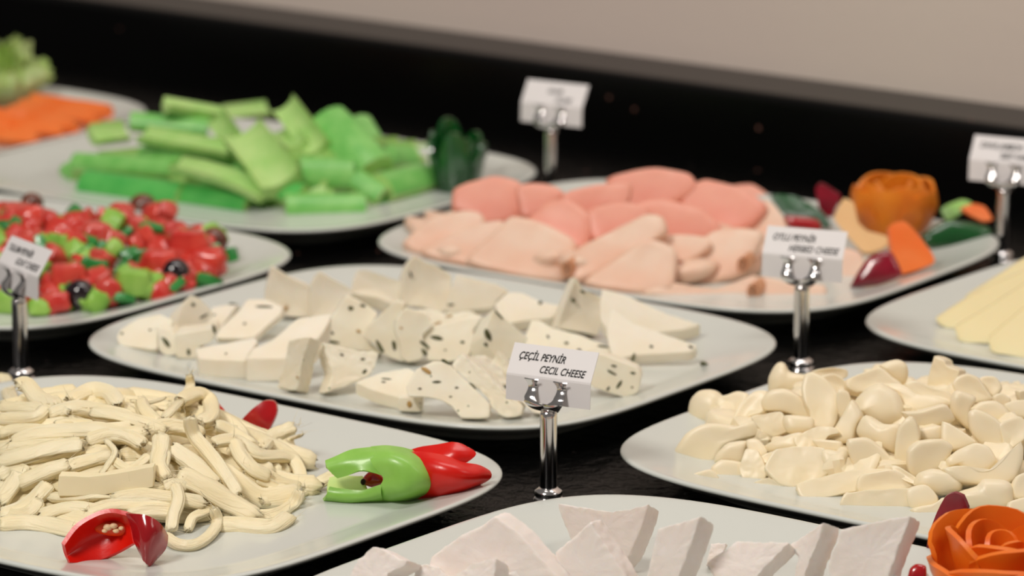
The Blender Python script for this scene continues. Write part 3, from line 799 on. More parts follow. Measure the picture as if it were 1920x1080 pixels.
STR = [  # (path, width px in crop, lift mm, label)
 ('0,150 30,175 60,260', 55, 2, 'string cheese strand at the upper left corner of the heap'),
 ('85,165 130,155 190,225 280,262', 62, 3, 'string cheese hump near the upper left of the heap'),
 ('340,235 430,190 520,200 570,260', 66, 2, 'broad string cheese lump on the back slope'),
 ('630,235 720,245 795,222', 16, 3, 'thin wispy string cheese hair pointing to the rim'),
 ('680,235 700,290 760,345', 52, 3, 'short blunt string cheese piece left of the highest peak'),
 ('912,112 918,165 880,225 840,270 790,320', 34, 5, 'string cheese strand curling up to the highest peak'),
 ('870,235 950,205 1008,240 1015,310 960,340', 66, 4, 'thick folded string cheese loop under the highest peak'),
 ('0,262 100,268 210,275 330,290', 48, 1, 'string cheese strand across the upper left'),
 ('0,322 100,318 180,312 225,270', 56, 4, 'string cheese strand with a peaked right tip, left edge'),
 ('240,300 360,270 500,290 640,320', 56, 2, 'string cheese strand along the back of the heap'),
 ('440,290 560,305 700,345 800,380', 50, 3, 'string cheese strand sloping down from the back'),
 ('720,375 800,355 890,365 980,400', 64, 2, 'string cheese strand below the folded loop'),
 ('1040,355 1120,385 1200,445 1240,460', 60, 3, 'string cheese strand running to the right shoulder'),
 ('0,395 60,375 150,372 240,378', 44, 3, 'string cheese strand under the peaked-tip one'),
 ('60,440 180,400 330,385 470,380 600,400 700,385', 66, 5, 'long fibrous string cheese strand across the upper left middle'),
 ('265,352 340,338 450,350', 36, 6, 'short string cheese sliver above the long fibrous strand'),
 ('420,430 540,400 640,420 690,450', 60, 5, 'frayed string cheese strand in the middle'),
 ('0,470 80,460 200,450 340,445', 50, 3, 'string cheese strand above the thick left one'),
 ('0,540 120,505 270,470 400,455', 76, 7, 'thick smooth string cheese strand at left centre'),
 ('510,425 555,480 520,545 485,590', 24, 8, 'thin S-shaped string cheese thread'),
 ('550,520 620,565 680,535 720,500', 40, 6, 'small hooked string cheese piece in the middle'),
 ('250,590 380,540 480,515 560,500', 60, 3, 'string cheese strand behind the square-cut bar'),
 ('90,640 230,580 330,545', 66, 5, 'string cheese strand left of the square-cut bar'),
 ('0,610 60,560 130,590', 60, 4, 'string cheese end at the left edge, middle'),
 ('0,730 50,660 100,590', 66, 8, 'string cheese strand leaning up at the left edge'),
 ('0,790 90,760 190,690 240,640', 66, 4, 'string cheese strand under the leaning one, left edge'),
 ('0,770 70,790 150,770 190,720', 60, 5, 'stubby string cheese piece low at the left edge'),
 ('780,405 775,470 765,540 800,615', 62, 8, 'upright torn string cheese strip near the centre'),
 ('815,480 800,560 790,620', 22, 9, 'thin string cheese thread hanging at the centre'),
 ('820,470 900,520 980,590 1040,650', 74, 4, 'wide string cheese strand right of the upright strip'),
 ('915,315 935,400 990,470 1060,560 1110,630 1150,690', 56, 9, 'long string cheese strand diving down right of centre'),
 ('1030,440 1130,430 1250,500 1390,510 1440,570 1450,650', 54, 5, 'string cheese strand bending over the right shoulder'),
 ('1130,430 1160,500 1230,570 1300,600', 56, 7, 'string cheese strand crossing the right shoulder'),
 ('1180,560 1270,590 1370,640 1450,655', 60, 3, 'string cheese strand on the right slope'),
 ('1240,610 1300,640 1420,700', 44, 1, 'string cheese strand low on the right slope'),
 ('540,610 640,640 760,640 860,620', 56, 2, 'string cheese strand behind the centre bar'),
 ('550,705 680,690 840,705 990,735', 54, 7, 'straight string cheese strand right below the square-cut bar'),
 ('620,640 760,655 850,650', 46, 5, 'short string cheese strand right of the square-cut bar'),
 ('240,700 360,700 470,690 560,690', 46, 2, 'string cheese strand just under the square-cut bar'),
 ('190,795 320,755 470,765 580,810', 56, 4, 'flat string cheese strand above the red pepper slice'),
 ('420,780 540,740 680,740 860,735', 56, 5, 'string cheese strand behind the red pepper slice'),
 ('620,790 720,770 830,770', 60, 6, 'string cheese strand touching the top of the red pepper'),
 ('845,640 860,710 835,790 825,860', 50, 10, 'string cheese strand hanging down right of the pepper'),
 ('860,600 980,650 1110,730 1240,800', 82, 10, 'widest string cheese strand across the lower right'),
 ('790,650 860,640 900,660', 50, 8, 'short string cheese stub left of the widest strand'),
 ('905,860 930,800 990,770 1050,740', 40, 4, 'string cheese strand inside the bottom loop'),
 ('795,885 850,925 930,932 1005,890 1050,820 1030,755', 44, 8, 'string cheese strand forming the loop at the bottom'),
 ('1050,850 1150,845 1280,855 1340,840 1395,800', 74, 3, 'thick curved string cheese strand along the lower right'),
 ('1240,795 1330,785 1410,740 1450,668', 54, 5, 'string cheese strand with an upturned tip at the right'),
 ('1260,720 1400,700 1520,640 1620,590', 50, 3, 'string cheese strand reaching the green pepper sleeve'),
 ('0,845 120,838 250,850 370,880', 76, 3, 'thick string cheese strand along the lower left'),
 ('1262,470 1310,410 1420,362', 56, 1, 'stray string cheese piece beside the red petal'),
 ('1355,485 1380,430 1460,400', 20, 1, 'thin forked stray string cheese piece near the rim'),
]


def on_mound(mo, x, y, lift):
    q = mo.hit(x, y)
    return q - ray(x, y) * lift


for i, (s, w, lift, lab) in enumerate(STR):
    pp = [on_mound(MS, a[0], a[1], lift * .0011 + .001) for a in pts(s, OS, KS)]
    xy = [(a[0], a[1]) for a in pts(s, OS, KS)]
    med = sorted(v.y for v in pp)[(len(pp) - 1) // 2]
    for n_ in range(len(pp)):
        if pp[n_].y > med + .02:
            pp[n_] = hitplane(xy[n_][0], xy[n_][1], Vector((0, med + .02, 0)), Vector((0, -1, 0)))
    sm = mpp(pp[0])
    wm = w / KS * sm * 1.22
    pp2 = catmull(pp, 6)
    # keep the strand above the plate
    for q in pp2:
        q.z = max(q.z, FLOOR + wm * .22)
    o = tube('string_cheese_strand', pp2, wm, .55, None, M['string'], seed=i + 1)
    tag(o, lab, 'cheese', 'string cheese strands heaped on the left platter')
    fibres(o, pp2[-1], (pp2[-1] - pp2[-3]).normalized(), min(wm, .012), 7, i)
    fibres(o, pp2[0], (pp2[0] - pp2[2]).normalized(), min(wm, .012), 5, i + 100)
# the square-cut bar
q = on_mound(MS, 200, 905, .010)
o = blob('string_cheese_bar', pts('283,597 420,602 560,585 742,552 736,652 500,690 278,696', OS, KS), at=q, az=-8, el=12, off=(2, -7), depth=.010, z=0,
         material=M['string'], rough=.0003, rnd=.1)
tag(o, 'square-cut smooth string cheese bar in the middle of the left heap', 'cheese')
# strands inside the heap (short, in every direction)
for i in range(170):
    a, r = random.random() * 2 * pi, sqrt(random.random()) * .9
    lx, ly = r * cos(a) * MS.a, r * sin(a) * MS.b
    p = MS.c + Vector((lx * cos(MS.r) - ly * sin(MS.r), lx * sin(MS.r) + ly * cos(MS.r), 0))
    if p.x > MS.c.x + .115: continue
    L_ = random.uniform(.03, .07)
    da = random.gauss(-.2, .7)
    dv = Vector((cos(da), sin(da), 0)) * L_ * .5
    k = random.uniform(.4, .92)
    path = []
    bend = random.uniform(-.012, .012)
    for j in range(5):
        t = j / 4 * 2 - 1
        q = p + dv * t + Vector((-dv.y, dv.x, 0)).normalized() * bend * (1 - t * t)
        q.z = FLOOR + max(.004, (MS.z(q) - FLOOR) * k - .001)
        path.append(q)
    o = tube('string_cheese_strand', catmull(path, 3), random.uniform(.009, .016), .6, None, M['string'], seed=200 + i, nseg=14)
    tag(o, 'pale string cheese strand tangled inside the left heap between the longer ones', 'cheese', 'string cheese strands inside the heap')

# ================================================================== garnish on the string cheese platter
# red pepper slice, lower left
C0 = P(195, 1050, FLOOR)
root = bpy.data.objects.new('red_pepper_slice', None); root.location = C0; COL.objects.link(root)
tag(root, 'curled slice of red pepper with seeds in front of the string cheese', 'pepper')


def sheet(name, rows, th, mats, parent, inner=0, rough=.0):
    """A curved flesh sheet from a grid of 3-D points, thickness th; outer side gets material 0, inner side material 1."""
    R, Cn = len(rows), len(rows[0])
    nr = [[None] * Cn for _ in range(R)]
    for i in range(R):
        for j in range(Cn):
            du = rows[i][min(j + 1, Cn - 1)] - rows[i][max(j - 1, 0)]
            dv = rows[min(i + 1, R - 1)][j] - rows[max(i - 1, 0)][j]
            c = du.cross(dv)
            nr[i][j] = c.normalized() if c.length > 1e-12 else Vector((0, 0, 1))
    loc = parent.location if parent else Vector((0, 0, 0))
    V = [rows[i][j] + nr[i][j] * th * .5 - loc for i in range(R) for j in range(Cn)]
    V += [rows[i][j] - nr[i][j] * th * .5 - loc for i in range(R) for j in range(Cn)]
    V = [v + noise.noise_vector((v + loc) * 90) * rough for v in V]
    B = R * Cn
    F, mi = [], []
    for i in range(R - 1):
        for j in range(Cn - 1):
            a = i * Cn + j
            F.append((a, a + 1, a + Cn + 1, a + Cn)); mi.append(0)
            F.append((B + a, B + a + Cn, B + a + Cn + 1, B + a + 1)); mi.append(1)
    per = [(0, j) for j in range(Cn)] + [(i, Cn - 1) for i in range(1, R)] + [(R - 1, j) for j in range(Cn - 2, -1, -1)] + [(i, 0) for i in range(R - 2, 0, -1)]
    for k in range(len(per)):
        a = per[k][0] * Cn + per[k][1]; b = per[(k + 1) % len(per)]; b = b[0] * Cn + b[1]
        F.append((a, B + a, B + b, b)); mi.append(1)
    me = bpy.data.meshes.new(name)
    me.from_pydata([tuple(v) for v in V], [], F)
    me.polygons.foreach_set('use_smooth', [True] * len(F))
    me.polygons.foreach_set('material_index', mi)
    me.set_sharp_from_angle(angle=radians(50))
    return link(name, me, parent, mats)


def pxgrid(grid, org, k, base, zfun=None):
    """grid of (x, y, d): crop pixel and distance d (mm) in front of the upright plane through base"""
    rows = []
    n_ = Vector((0, -1, 0))
    for r in grid:
        row = []
        for (x, y, d) in r:
            px, py = org[0] + x / k, org[1] + y / k
            q = hitplane(px, py, base + n_ * d * .001, n_)
            row.append(q)
        rows.append(catmull(row, 4))
    cols = list(zip(*rows))
    cols = [catmull(list(c), 4) for c in cols]
    return [list(r) for r in zip(*cols)]


# hollow left half: inside (bright flesh) facing the camera
g = [[(300, 925, 14), (375, 835, 10), (460, 785, 8), (540, 768, 8), (625, 782, 10)],
     [(312, 960, 9), (390, 880, 3), (480, 835, 0), (560, 815, 0), (632, 815, 6)],
     [(322, 990, 9), (400, 940, 2), (490, 900, -2), (570, 870, -2), (640, 860, 6)],
     [(330, 1022, 14), (420, 1025, 9), (510, 995, 6), (600, 950, 6), (650, 925, 10)]]
base = P(185, 1055, FLOOR) + Vector((0, .012, 0))
sheet('hollow_half', pxgrid(g, OS, KS, base), .0022, [M['red'], M['red_flesh']], root, rough=.0006)
g = [[(612, 775, 10), (700, 790, 16), (770, 835, 14), (800, 885, 6)],
     [(640, 840, 12), (700, 850, 20), (760, 880, 18), (798, 920, 8)],
     [(655, 910, 14), (700, 930, 22), (745, 945, 18), (785, 955, 8)],
     [(690, 985, 16), (700, 1005, 20), (715, 1030, 18), (740, 1005, 12)]]
sheet('folded_flap', pxgrid(g, OS, KS, base), .0022, [M['red_flesh'], M['red']], root, rough=.0003)
for k, (x, y, r_) in enumerate(((520, 845, 24), (548, 838, 20), (560, 862, 17), (585, 850, 14), (505, 862, 15))):
    q = hitplane(OS[0] + x / KS, OS[1] + y / KS, base + Vector((0, -.004, 0)), Vector((0, -1, 0)))
    me = lump(k, r_ / KS * mpp(q), .0018, r_ * .7 / KS * mpp(q), 0)
    o = link('seed', me, root, [M['seed']]); o.location = q - root.location
me = lump(9, .010, .002, .004, 0); o = link('membrane', me, root, [M['orange_flesh']])
o.location = hitplane(OS[0] + 545 / KS, OS[1] + 850 / KS, base + Vector((0, -.001, 0)), Vector((0, -1, 0))) - root.location

# two red petals at the back of the string cheese
o = blob('red_pepper_petal', pts('1142,352 1200,285 1268,232 1322,236 1332,295 1295,380 1262,432 1200,402', OS, KS), az=-10, el=15, depth=.004, prof=SHEET,
         floor=FLOOR, rnd=.6, material=M['red'], curl=(-.004, -.003), rough=.0003, freq=90, n=32)
tag(o, 'broad glossy red pepper petal standing behind the string cheese', 'pepper')
o = blob('red_pepper_petal', pts('1038,230 1082,278 1112,338 1065,325', OS, KS), az=20, el=10, depth=.003, prof=SHEET,
         floor=FLOOR + .004, rnd=.3, material=M['red_flesh'], rough=.0003, n=24)
tag(o, 'narrow pointed red pepper petal peeking out behind the string cheese', 'pepper')

# green pepper sleeve with red pepper petals
OP = (380, 660); KP = 2.526
C0 = P(715, 945, FLOOR)
root = bpy.data.objects.new('green_pepper_sleeve', None); root.location = C0; COL.objects.link(root)
tag(root, 'light green pepper sleeve with a cut-out, holding red petals', 'pepper')
base = P(720, 940, FLOOR) + Vector((0, .010, 0))
# body: arched sheet seen from outside
g = [[(800, 455, 2), (870, 449, 3), (930, 455, 3), (992, 472, 2)],
     [(800, 520, 14), (900, 500, 18), (980, 515, 18), (1062, 538, 10)],
     [(862, 590, 17), (930, 580, 23), (1030, 590, 22), (1112, 604, 12)],
     [(845, 640, 15), (930, 650, 22), (1000, 652, 20), (1082, 648, 11)],
     [(800, 717, 4), (860, 716, 6), (920, 712, 6), (985, 700, 4)]]
sheet('sleeve_body', pxgrid(g, OP, KP, base), .0026, [M['lime_flesh'], M['lime']], root, rough=.0008)
g = [[(582, 520, 8), (640, 498, 6), (720, 472, 4), (820, 455, 2)],
     [(590, 545, 12), (660, 530, 11), (730, 512, 11), (830, 500, 13)],
     [(640, 592, 12), (690, 585, 13), (760, 562, 15), (862, 588, 16)]]
sheet('upper_lobe', pxgrid(g, OP, KP, base), .0026, [M['lime_flesh'], M['lime']], root, rough=.0008)
g = [[(604, 645, 10), (660, 655, 12), (760, 655, 14), (855, 625, 16)],
     [(585, 680, 12), (660, 690, 14), (760, 690, 15), (850, 670, 16)],
     [(568, 706, 6), (650, 718, 6), (745, 722, 5), (860, 716, 5)]]
sheet('lower_lobe', pxgrid(g, OP, KP, base), .0026, [M['lime_flesh'], M['lime']], root, rough=.0008)
g = [[(600, 600, -2), (680, 590, -4), (760, 590, -4)],
     [(590, 650, 4), (680, 650, 2), (780, 660, 2)],
     [(600, 690, 8), (690, 700, 6), (790, 700, 6)]]
sheet('inner_flesh', pxgrid(g, OP, KP, base), .0022, [M['lime_flesh'], M['lime_flesh']], root, rough=.0008)
b1 = hitplane(380 + 800 / KP, 660 + 605 / KP, base + Vector((0, -.003, 0)), Vector((0, -1, 0)))
o = blob('red_pepper_tip', pts('752,598 800,556 850,598 855,625 795,645 760,632', OP, KP), at=b1, az=-15, el=5, depth=.006, prof=PILLOW, rnd=.5, material=M['red'], n=24)
tag(o, 'red pepper tip showing through the hole of the green sleeve', 'pepper')
c = link('dark_end', lump(5, .0014, .0014, .0018, 0), o, [M['dark']])
c.location = hitplane(380 + 760 / KP, 660 + 615 / KP, b1 + Vector((0, -.004, 0)), Vector((0, -1, 0))) - o.location
g = [[(960, 478, -4), (1050, 456, -2), (1185, 431, 2), (1258, 448, 4)],
     [(990, 500, 2), (1080, 490, 5), (1200, 480, 8), (1296, 488, 6)],
     [(1010, 520, 4), (1100, 520, 8), (1180, 520, 10), (1252, 522, 8)]]
o = sheet('red_pepper_petal', pxgrid(g, OP, KP, base), .0022, [M['red'], M['red_flesh']], None, rough=.0011)
tag(o, 'rear bright red pepper petal poking out of the green sleeve', 'pepper')
g = [[(985, 474, 4), (1110, 488, 8), (1200, 520, 12), (1290, 545, 10), (1350, 570, 6)],
     [(1020, 540, 12), (1120, 545, 18), (1210, 560, 20), (1300, 575, 16), (1354, 590, 8)],
     [(1050, 600, 14), (1130, 610, 20), (1210, 615, 20), (1280, 615, 16), (1325, 612, 8)],
     [(1010, 690, 6), (1070, 686, 8), (1140, 680, 9), (1220, 662, 8), (1300, 630, 6)]]
o = sheet('red_pepper_petal', pxgrid(g, OP, KP, base), .0024, [M['red'], M['red_flesh']], None, rough=.0010)
tag(o, 'front broad red pepper petal poking out of the green sleeve', 'pepper')

# ================================================================== garnish at the lower right: orange rose, red petals
def rose(name, C, R, H, petals, material, seed=3, cup=1.0, squash=1.0):
    """petals: (angle deg, span deg, radius factor, z bottom, z top, lip flare)"""
    root = bpy.data.objects.new(name, None); root.location = C; COL.objects.link(root)
    for k, (ang, span, rf, zb, zt, flare) in enumerate(petals):
        rows = []
        nu, nv = 12, 9
        for i in range(nv):
            v = i / (nv - 1)
            row = []
            for j in range(nu):
                u = j / (nu - 1) * 2 - 1
                a = radians(ang + span * .5 * u * (1 - .15 * v * v))
                prof_ = sin(min(1, .25 + v * .9) * pi * .5) ** cup
                r = R * rf * (.45 + .55 * prof_) + R * flare * max(0, v - .7) ** 1.5 * 4
                r *= 1 + .04 * noise.noise(Vector((u * 2, v * 2, seed + k)))
                topz = zt - (zt - zb) * .30 * abs(u) ** 2.4
                z = zb + (topz - zb) * v + .02 * R * noise.noise(Vector((u * 3, v, seed * 2 + k)))
                row.append(C + Vector((cos(a) * r, sin(a) * r * squash, z * H)))
            rows.append(row)
        sheet('petal', rows, .0026, [material, material], root, rough=.0005)
    return root


C0 = P(1893, 1150, FLOOR + .002)
C0 = C0 + Vector((0, .030, 0))
PET = [(-100, 120, .97, 0, .66, .08), (-165, 110, 1.0, 0, .55, .06), (-40, 120, 1.0, 0, .80, .14), (40, 120, .98, 0, .95, .08), (120, 110, .98, 0, 1.0, .08),
       (-70, 150, .70, .1, .90, .10), (10, 130, .72, .1, 1.04, .05), (95, 130, .72, .1, 1.10, .04), (185, 120, .72, .1, .98, .06),
       (-110, 150, .46, .1, .86, .10), (20, 140, .46, .1, .96, .04), (130, 140, .46, .1, 1.0, .04), (-60, 170, .24, .1, .86, .02), (100, 200, .22, .1, .9, .02)]
r_ = rose('carrot_rose', C0, .0350, .034, PET, M['carrot_rose'], 3)
tag(r_, 'orange rose carved from carrot at the lower right corner', 'carved carrot')
o = blob('red_pepper_petal', pts('1165,700 1180,560 1192,450 1260,240 1330,112 1402,84 1462,112 1502,222 1440,260 1350,345 1290,405 1205,430 1195,560', OG, 4),
         az=-25, el=10, depth=.004, prof=SHEET, at=P(1755, 1060, .012), rnd=.35, material=M['plum'], curl=(-.005, 0), rough=.0004, n=48)
tag(o, 'tall dark red pepper petal behind the orange rose', 'pepper')
o = blob('red_pepper_petal', pts('1045,760 1062,660 1112,620 1185,640 1180,740', OG, 4), az=-10, el=25, depth=.005, prof=PILLOW, at=P(1720, 1078, .03),
         rnd=.6, material=M['red'], n=24)
tag(o, 'small red pepper bit between the white cheese and orange rose', 'pepper')

# ================================================================== ham slices
OH = (700, 300); KH = 2.4
MH = Mound(1110, 470, .140, .110, .040)
HAM = [
 ('p', '1060,82 1170,50 1270,38 1412,60 1445,125 1330,190 1150,200', 'pink ham slice at the very back, topmost of the heap'),
 ('p', '1440,112 1500,88 1625,120 1540,200 1440,200', 'pink ham slice behind right, left of the last fold'),
 ('p', '650,120 770,108 855,150 760,240 670,250', 'pink ham slice behind the round left fold'),
 ('p', '850,150 1060,105 1165,110 1140,200 1050,200 940,260', 'pink ham slice in the back centre left'),
 ('p', '370,132 430,100 540,78 645,100 675,160 655,260 540,280 480,290 450,240 368,212', 'round pink ham fold at the back left'),
 ('p', '1480,240 1600,130 1700,108 1785,165 1770,220 1660,290 1560,310', 'pink ham slice at the back right by the green leaf'),
 ('p', '960,230 1110,185 1220,210 1230,280 1000,355', 'pink ham slice in the middle of the heap'),
 ('p', '1180,200 1330,180 1490,230 1570,310 1480,360 1310,350 1240,270', 'wide pink ham slice in the middle right'),
 ('p', '690,270 780,190 870,178 970,250 965,350 920,395 740,300', 'pink ham slice pointing down left of centre'),
 ('p', '1390,150 1480,100 1640,120 1760,200 1700,280 1560,330 1420,260', 'pink ham slice filling the back right of the heap'),
 ('t', '1620,290 1700,200 1775,185 1855,285 1810,390 1740,350', 'pale ham slice curling up at the right behind the card'),
 ('t', '1280,360 1330,335 1490,345 1510,385 1400,450 1320,430', 'pale ham slice tucked between the two rolls'),
 ('t', '140,360 250,270 400,228 475,240 490,300 300,380 210,405', 'pale ham slice at the left tip of the platter'),
 ('t', '220,400 400,310 560,275 620,330 490,430 440,455 300,435', 'pale ham slice second from the left tip'),
 ('t', '430,440 560,310 620,258 745,280 905,370 860,480 840,525 600,492', 'broad pale ham fold with a brown rim at the left'),
 ('r', '880,440 950,380 1210,255 1290,262 1300,335 1180,395 1000,505 895,522', 'rolled pale ham slice lying in the front centre'),
 ('t', '960,542 1100,440 1230,360 1355,400 1345,500 1330,562 1200,585', 'wide pale ham fold right of the rolled slice'),
 ('r', '1380,480 1500,340 1600,310 1745,330 1705,430 1655,505 1480,542 1350,542', 'rolled pale ham slice left of the herbed cheese card'),
 ('t', '1230,592 1330,552 1560,572 1725,518 1745,580 1680,632 1450,625', 'long pale ham fold along the front rim'),
 ('t', '1740,520 1900,560 2030,560 2020,640 1850,650 1740,632', 'pale ham slice behind the stem of the herbed cheese card'),
 ('t', '2110,400 2190,420 2210,500 2150,620 2060,640 2060,500', 'pale ham slice right of the herbed cheese card'),
]
for i, (kind, s, lab) in enumerate(HAM):
    pl_ = pts(s, OH, KH)
    cx = sum(a[0] for a in pl_) / len(pl_); cy = sum(a[1] for a in pl_) / len(pl_)
    q = MH.hit(cx, cy) - ray(cx, cy) * .006
    pl_ = [(cx + (a[0] - cx) * 1.07, cy + (a[1] - cy) * 1.12) for a in pl_]
    el = 26 if kind == 'p' else 30
    o = blob('ham_slice', pl_, at=q, az=random.uniform(-12, 8), el=el + 8, depth=.016, prof=CUT, rnd=.6,
             material=M['ham' if kind == 'p' else 'turkey'], n=40, rough=.0012, freq=40, sharp=None, dish=.0 if kind != 't' else .001)
    tag(o, lab, 'ham', 'folded ham slices heaped on the ham platter')
    if kind == 'r' or 'brown rim' in lab or 'front rim' in lab:
        # the open end of the roll: a spiral of thin sheet
        ex, ey = {15: (885, 480), 14: (845, 492), 17: (1675, 460), 18: (1720, 580)}.get(i, (1000, 400))
        e = hitplane(OH[0] + ex / KH, OH[1] + ey / KH, q - ray(cx, cy) * .004, Vector((0, -1, 0)))
        rows = []
        for sgn in (-1, 1):
            row = []
            for j in range(34):
                a = j / 33 * 4.4 * pi
                r = .001 + .0045 * j / 33
                row.append(e + Vector((cos(a) * r * .8, 0, sin(a) * r * 1.2)) + Vector((.4, .9, 0)).normalized() * (.006 * sgn))
            rows.append(row)
        sheet('rolled_end', [[v for v in r] for r in rows], .0008, [M['turkey'], M['turkey_edge']], o)
fm = [lump(20 + i, .020, .015, .007, .1, amp=.25) for i in range(3)]
for m_ in fm: m_.materials.append(M['turkey'])
for i in range(60):
    a, r = random.random() * 2 * pi, sqrt(random.random()) * .85
    lx, ly = r * cos(a) * MH.a, r * sin(a) * MH.b
    p = MH.c + Vector((lx * cos(MH.r) - ly * sin(MH.r), lx * sin(MH.r) + ly * cos(MH.r), 0))
    z = MH.z(p) - FLOOR
    if z < .012: continue
    o = bpy.data.objects.new('ham_slice', fm[i % 3])
    o.location = (p.x, p.y, FLOOR + max(.007, z * random.uniform(.25, .60) - .002))
    o.rotation_euler = (random.uniform(-.3, .3), random.uniform(-.3, .3), random.random() * 6)
    COL.objects.link(o)
    tag(o, 'folded ham slice buried underneath the other slices of the heap', 'ham', 'ham slices buried in the heap')

# garnish right of the ham
OQ = (1380, 220); KQ = 2.25
C0 = P(1678, 462, FLOOR) + Vector((0, .02, .008))
PET2 = [(-105, 110, 1.0, 0, .95, -.10), (-170, 110, .97, 0, .92, -.10), (-40, 100, 1.0, 0, .84, -.06), (-60, 110, .9, 0, .98, -.14), (30, 110, 1.0, 0, .96, -.1), (105, 110, 1.0, 0, 1.0, -.1), (-140, 110, .86, 0, 1.02, -.14),
        (-70, 120, .72, .1, .98, 0), (60, 130, .7, .1, 1.04, 0), (170, 130, .7, .1, 1.02, 0), (0, 170, .4, .1, .98, 0), (180, 170, .4, .1, .98, 0)]
r_ = rose('orange_flower', C0, .0285, .033, PET2, M['orange_peel'], 11, cup=.7)
tag(r_, 'orange flower cut from a vegetable on the ham platter', 'carved vegetable')
GAR = [
 ('red_pepper_petal', '335,300 362,276 445,330 425,380 400,425 350,395', -10, 10, 'magenta pepper petal left of the orange flower', 'pepper', 'plum', SHEET, .012, .03),
 ('green_pepper_leaf', '145,325 250,330 350,385 400,440 390,470 330,430 200,405', 0, 40, 'curved green pepper strip behind the ham', 'pepper', 'pep_green', SHEET, .006, .02),
 ('red_pepper_strip', '205,410 345,425 360,470 230,460', 0, 30, 'red pepper strip under the green one behind the ham', 'pepper', 'red', PILLOW, .006, .006),
 ('orange_peel_petal', '410,425 450,340 495,360 510,440 570,490 640,500 640,545 540,575 450,480', -20, 20, 'pale orange petal curling left below the orange flower', 'carved vegetable', 'pith', SHEET, .004, .0),
 ('orange_pepper_piece', '648,460 712,438 790,520 842,610 700,662 665,600', 10, 25, 'bright orange-red pepper piece on the front rim', 'pepper', 'carrot', SLAB, .0, .0),
 ('red_pepper_wedge', '478,712 560,585 650,560 700,662 600,705', -10, 20, 'dark red pepper wedge beside the bright orange piece', 'pepper', 'plum', PILLOW, .0, .0),
 ('cucumber_piece', '790,490 900,425 1070,455 1084,492 950,545 820,545', 5, 30, 'dark green glossy cucumber piece at the right rim', 'cucumber', 'pep_green', PILLOW, .0, .0),
 ('green_pepper_strip', '862,385 950,345 1000,360 960,400 890,440', 0, 40, 'light green pepper strip behind the dark cucumber piece', 'pepper', 'lime', SHEET, .01, .02),
 ('orange_pepper_strip', '945,385 1000,362 1050,375 1085,430 1040,440', 10, 40, 'orange pepper strip lying on the dark cucumber piece', 'pepper', 'carrot', SHEET, .012, .018),
]
for nm, s, az, el, lab, cat, mt, pf, zf, back in GAR:
    pl_ = pts(s, OQ, KQ)
    o = blob(nm, pl_, az=az, el=el, depth=.008 if pf is not SHEET else .003, prof=pf, floor=FLOOR + zf * .3, rnd=.5, material=M[mt], n=30, rough=.0004)
    tag(o, lab, cat)

# ================================================================== yellow cheese slices
for i, (s, lab) in enumerate([
 ('968,760 1215,600 1330,545 1340,600 1215,700 1000,800 965,790', 'pale yellow cheese slice at the back of the right-edge fan'),
 ('842,852 1000,750 1215,650 1370,580 1380,680 1215,760 935,892 872,888', 'long yellow cheese slice at the front tip of the fan'),
 ('922,890 1050,812 1215,705 1380,620 1400,800 1215,900 1065,955 945,950', 'yellow cheese slice in the middle of the right-edge fan'),
 ('1062,935 1215,805 1380,710 1420,900 1380,1030 1215,1016 1078,992', 'yellow cheese slice nearest the front of the right-edge fan')]):
    o = blob('yellow_cheese_slice', pts(s, OQ, KQ), az=-26, el=34, off=(5, -6), depth=.007, z=0, floor=FLOOR, rough=.0003, material=M['yellow'], rnd=.15)
    tag(o, lab, 'cheese', 'yellow cheese slices on the right-edge platter')

# ================================================================== celery sticks
MC = Mound(470, 335, .135, .085, .036)


def celery(p1, p2, wpx, up_in, lift, lab, curve=0.0, dark=False, roll=0):
    lift += .007
    q1 = MC.hit(*p1) - ray(*p1) * lift
    q2 = MC.hit(*p2) - ray(*p2) * lift
    lim = min(q1.y, q2.y) + .045
    if q1.y > lim: q1 = hitplane(p1[0], p1[1], Vector((0, lim, 0)), Vector((0, -1, 0)))
    if q2.y > lim: q2 = hitplane(p2[0], p2[1], Vector((0, lim, 0)), Vector((0, -1, 0)))
    w = wpx * mpp(q1)
    T = (q2 - q1)
    Ln = T.length
    T.normalize()
    base_up = (Vector((0, -1.2, 1))).normalized()
    w *= 1.25
    S = T.cross(base_up).normalized()
    U = S.cross(T).normalized()
    Rm = Matrix.Rotation(radians(roll), 3, T)
    S, U = Rm @ S, Rm @ U
    sgn = 1 if up_in else -1
    C = (q1 + q2) / 2
    ns, nl = 14, 10
    V, F, mi = [], [], []
    th = w * .42
    for i in range(nl + 1):
        t = i / nl * 2 - 1
        c = C + T * (t * Ln * .5) + U * (curve * Ln * (1 - t * t)) - C
        for side in (0, 1):
            for j in range(ns + 1):
                a = (j / ns - .5) * 2.2
                r = w * .62
                x = sin(a) * r
                h = (cos(a) - cos(1.1)) * r * .75
                if side == 0:   # outer, ribbed
                    h2 = h + th + (.035 * w if j % 2 else 0)
                else:
                    h2 = h
                V.append(c + S * x + U * (-sgn) * (h2 - th * .9))
    row = 2 * (ns + 1)
    for i in range(nl):
        for j in range(ns):
            a = i * row + j
            F.append((a, a + 1, a + row + 1, a + row)); mi.append(0)
            b = a + ns + 1
            F.append((b, b + row, b + row + 1, b + 1)); mi.append(1)
        for e in (0, ns):
            a = i * row + e; b = a + ns + 1
            F.append((a, a + row, b + row, b)); mi.append(1)
    for i in (0, nl):
        for j in range(ns):
            a = i * row + j; b = a + ns + 1
            F.append((a, b, b + 1, a + 1)); mi.append(1)
    me = mesh('celery_stick', V, F, True, 50, mi)
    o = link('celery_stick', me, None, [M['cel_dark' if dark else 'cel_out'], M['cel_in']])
    o.location = C
    tag(o, lab, 'celery', 'celery sticks heaped on the celery platter')


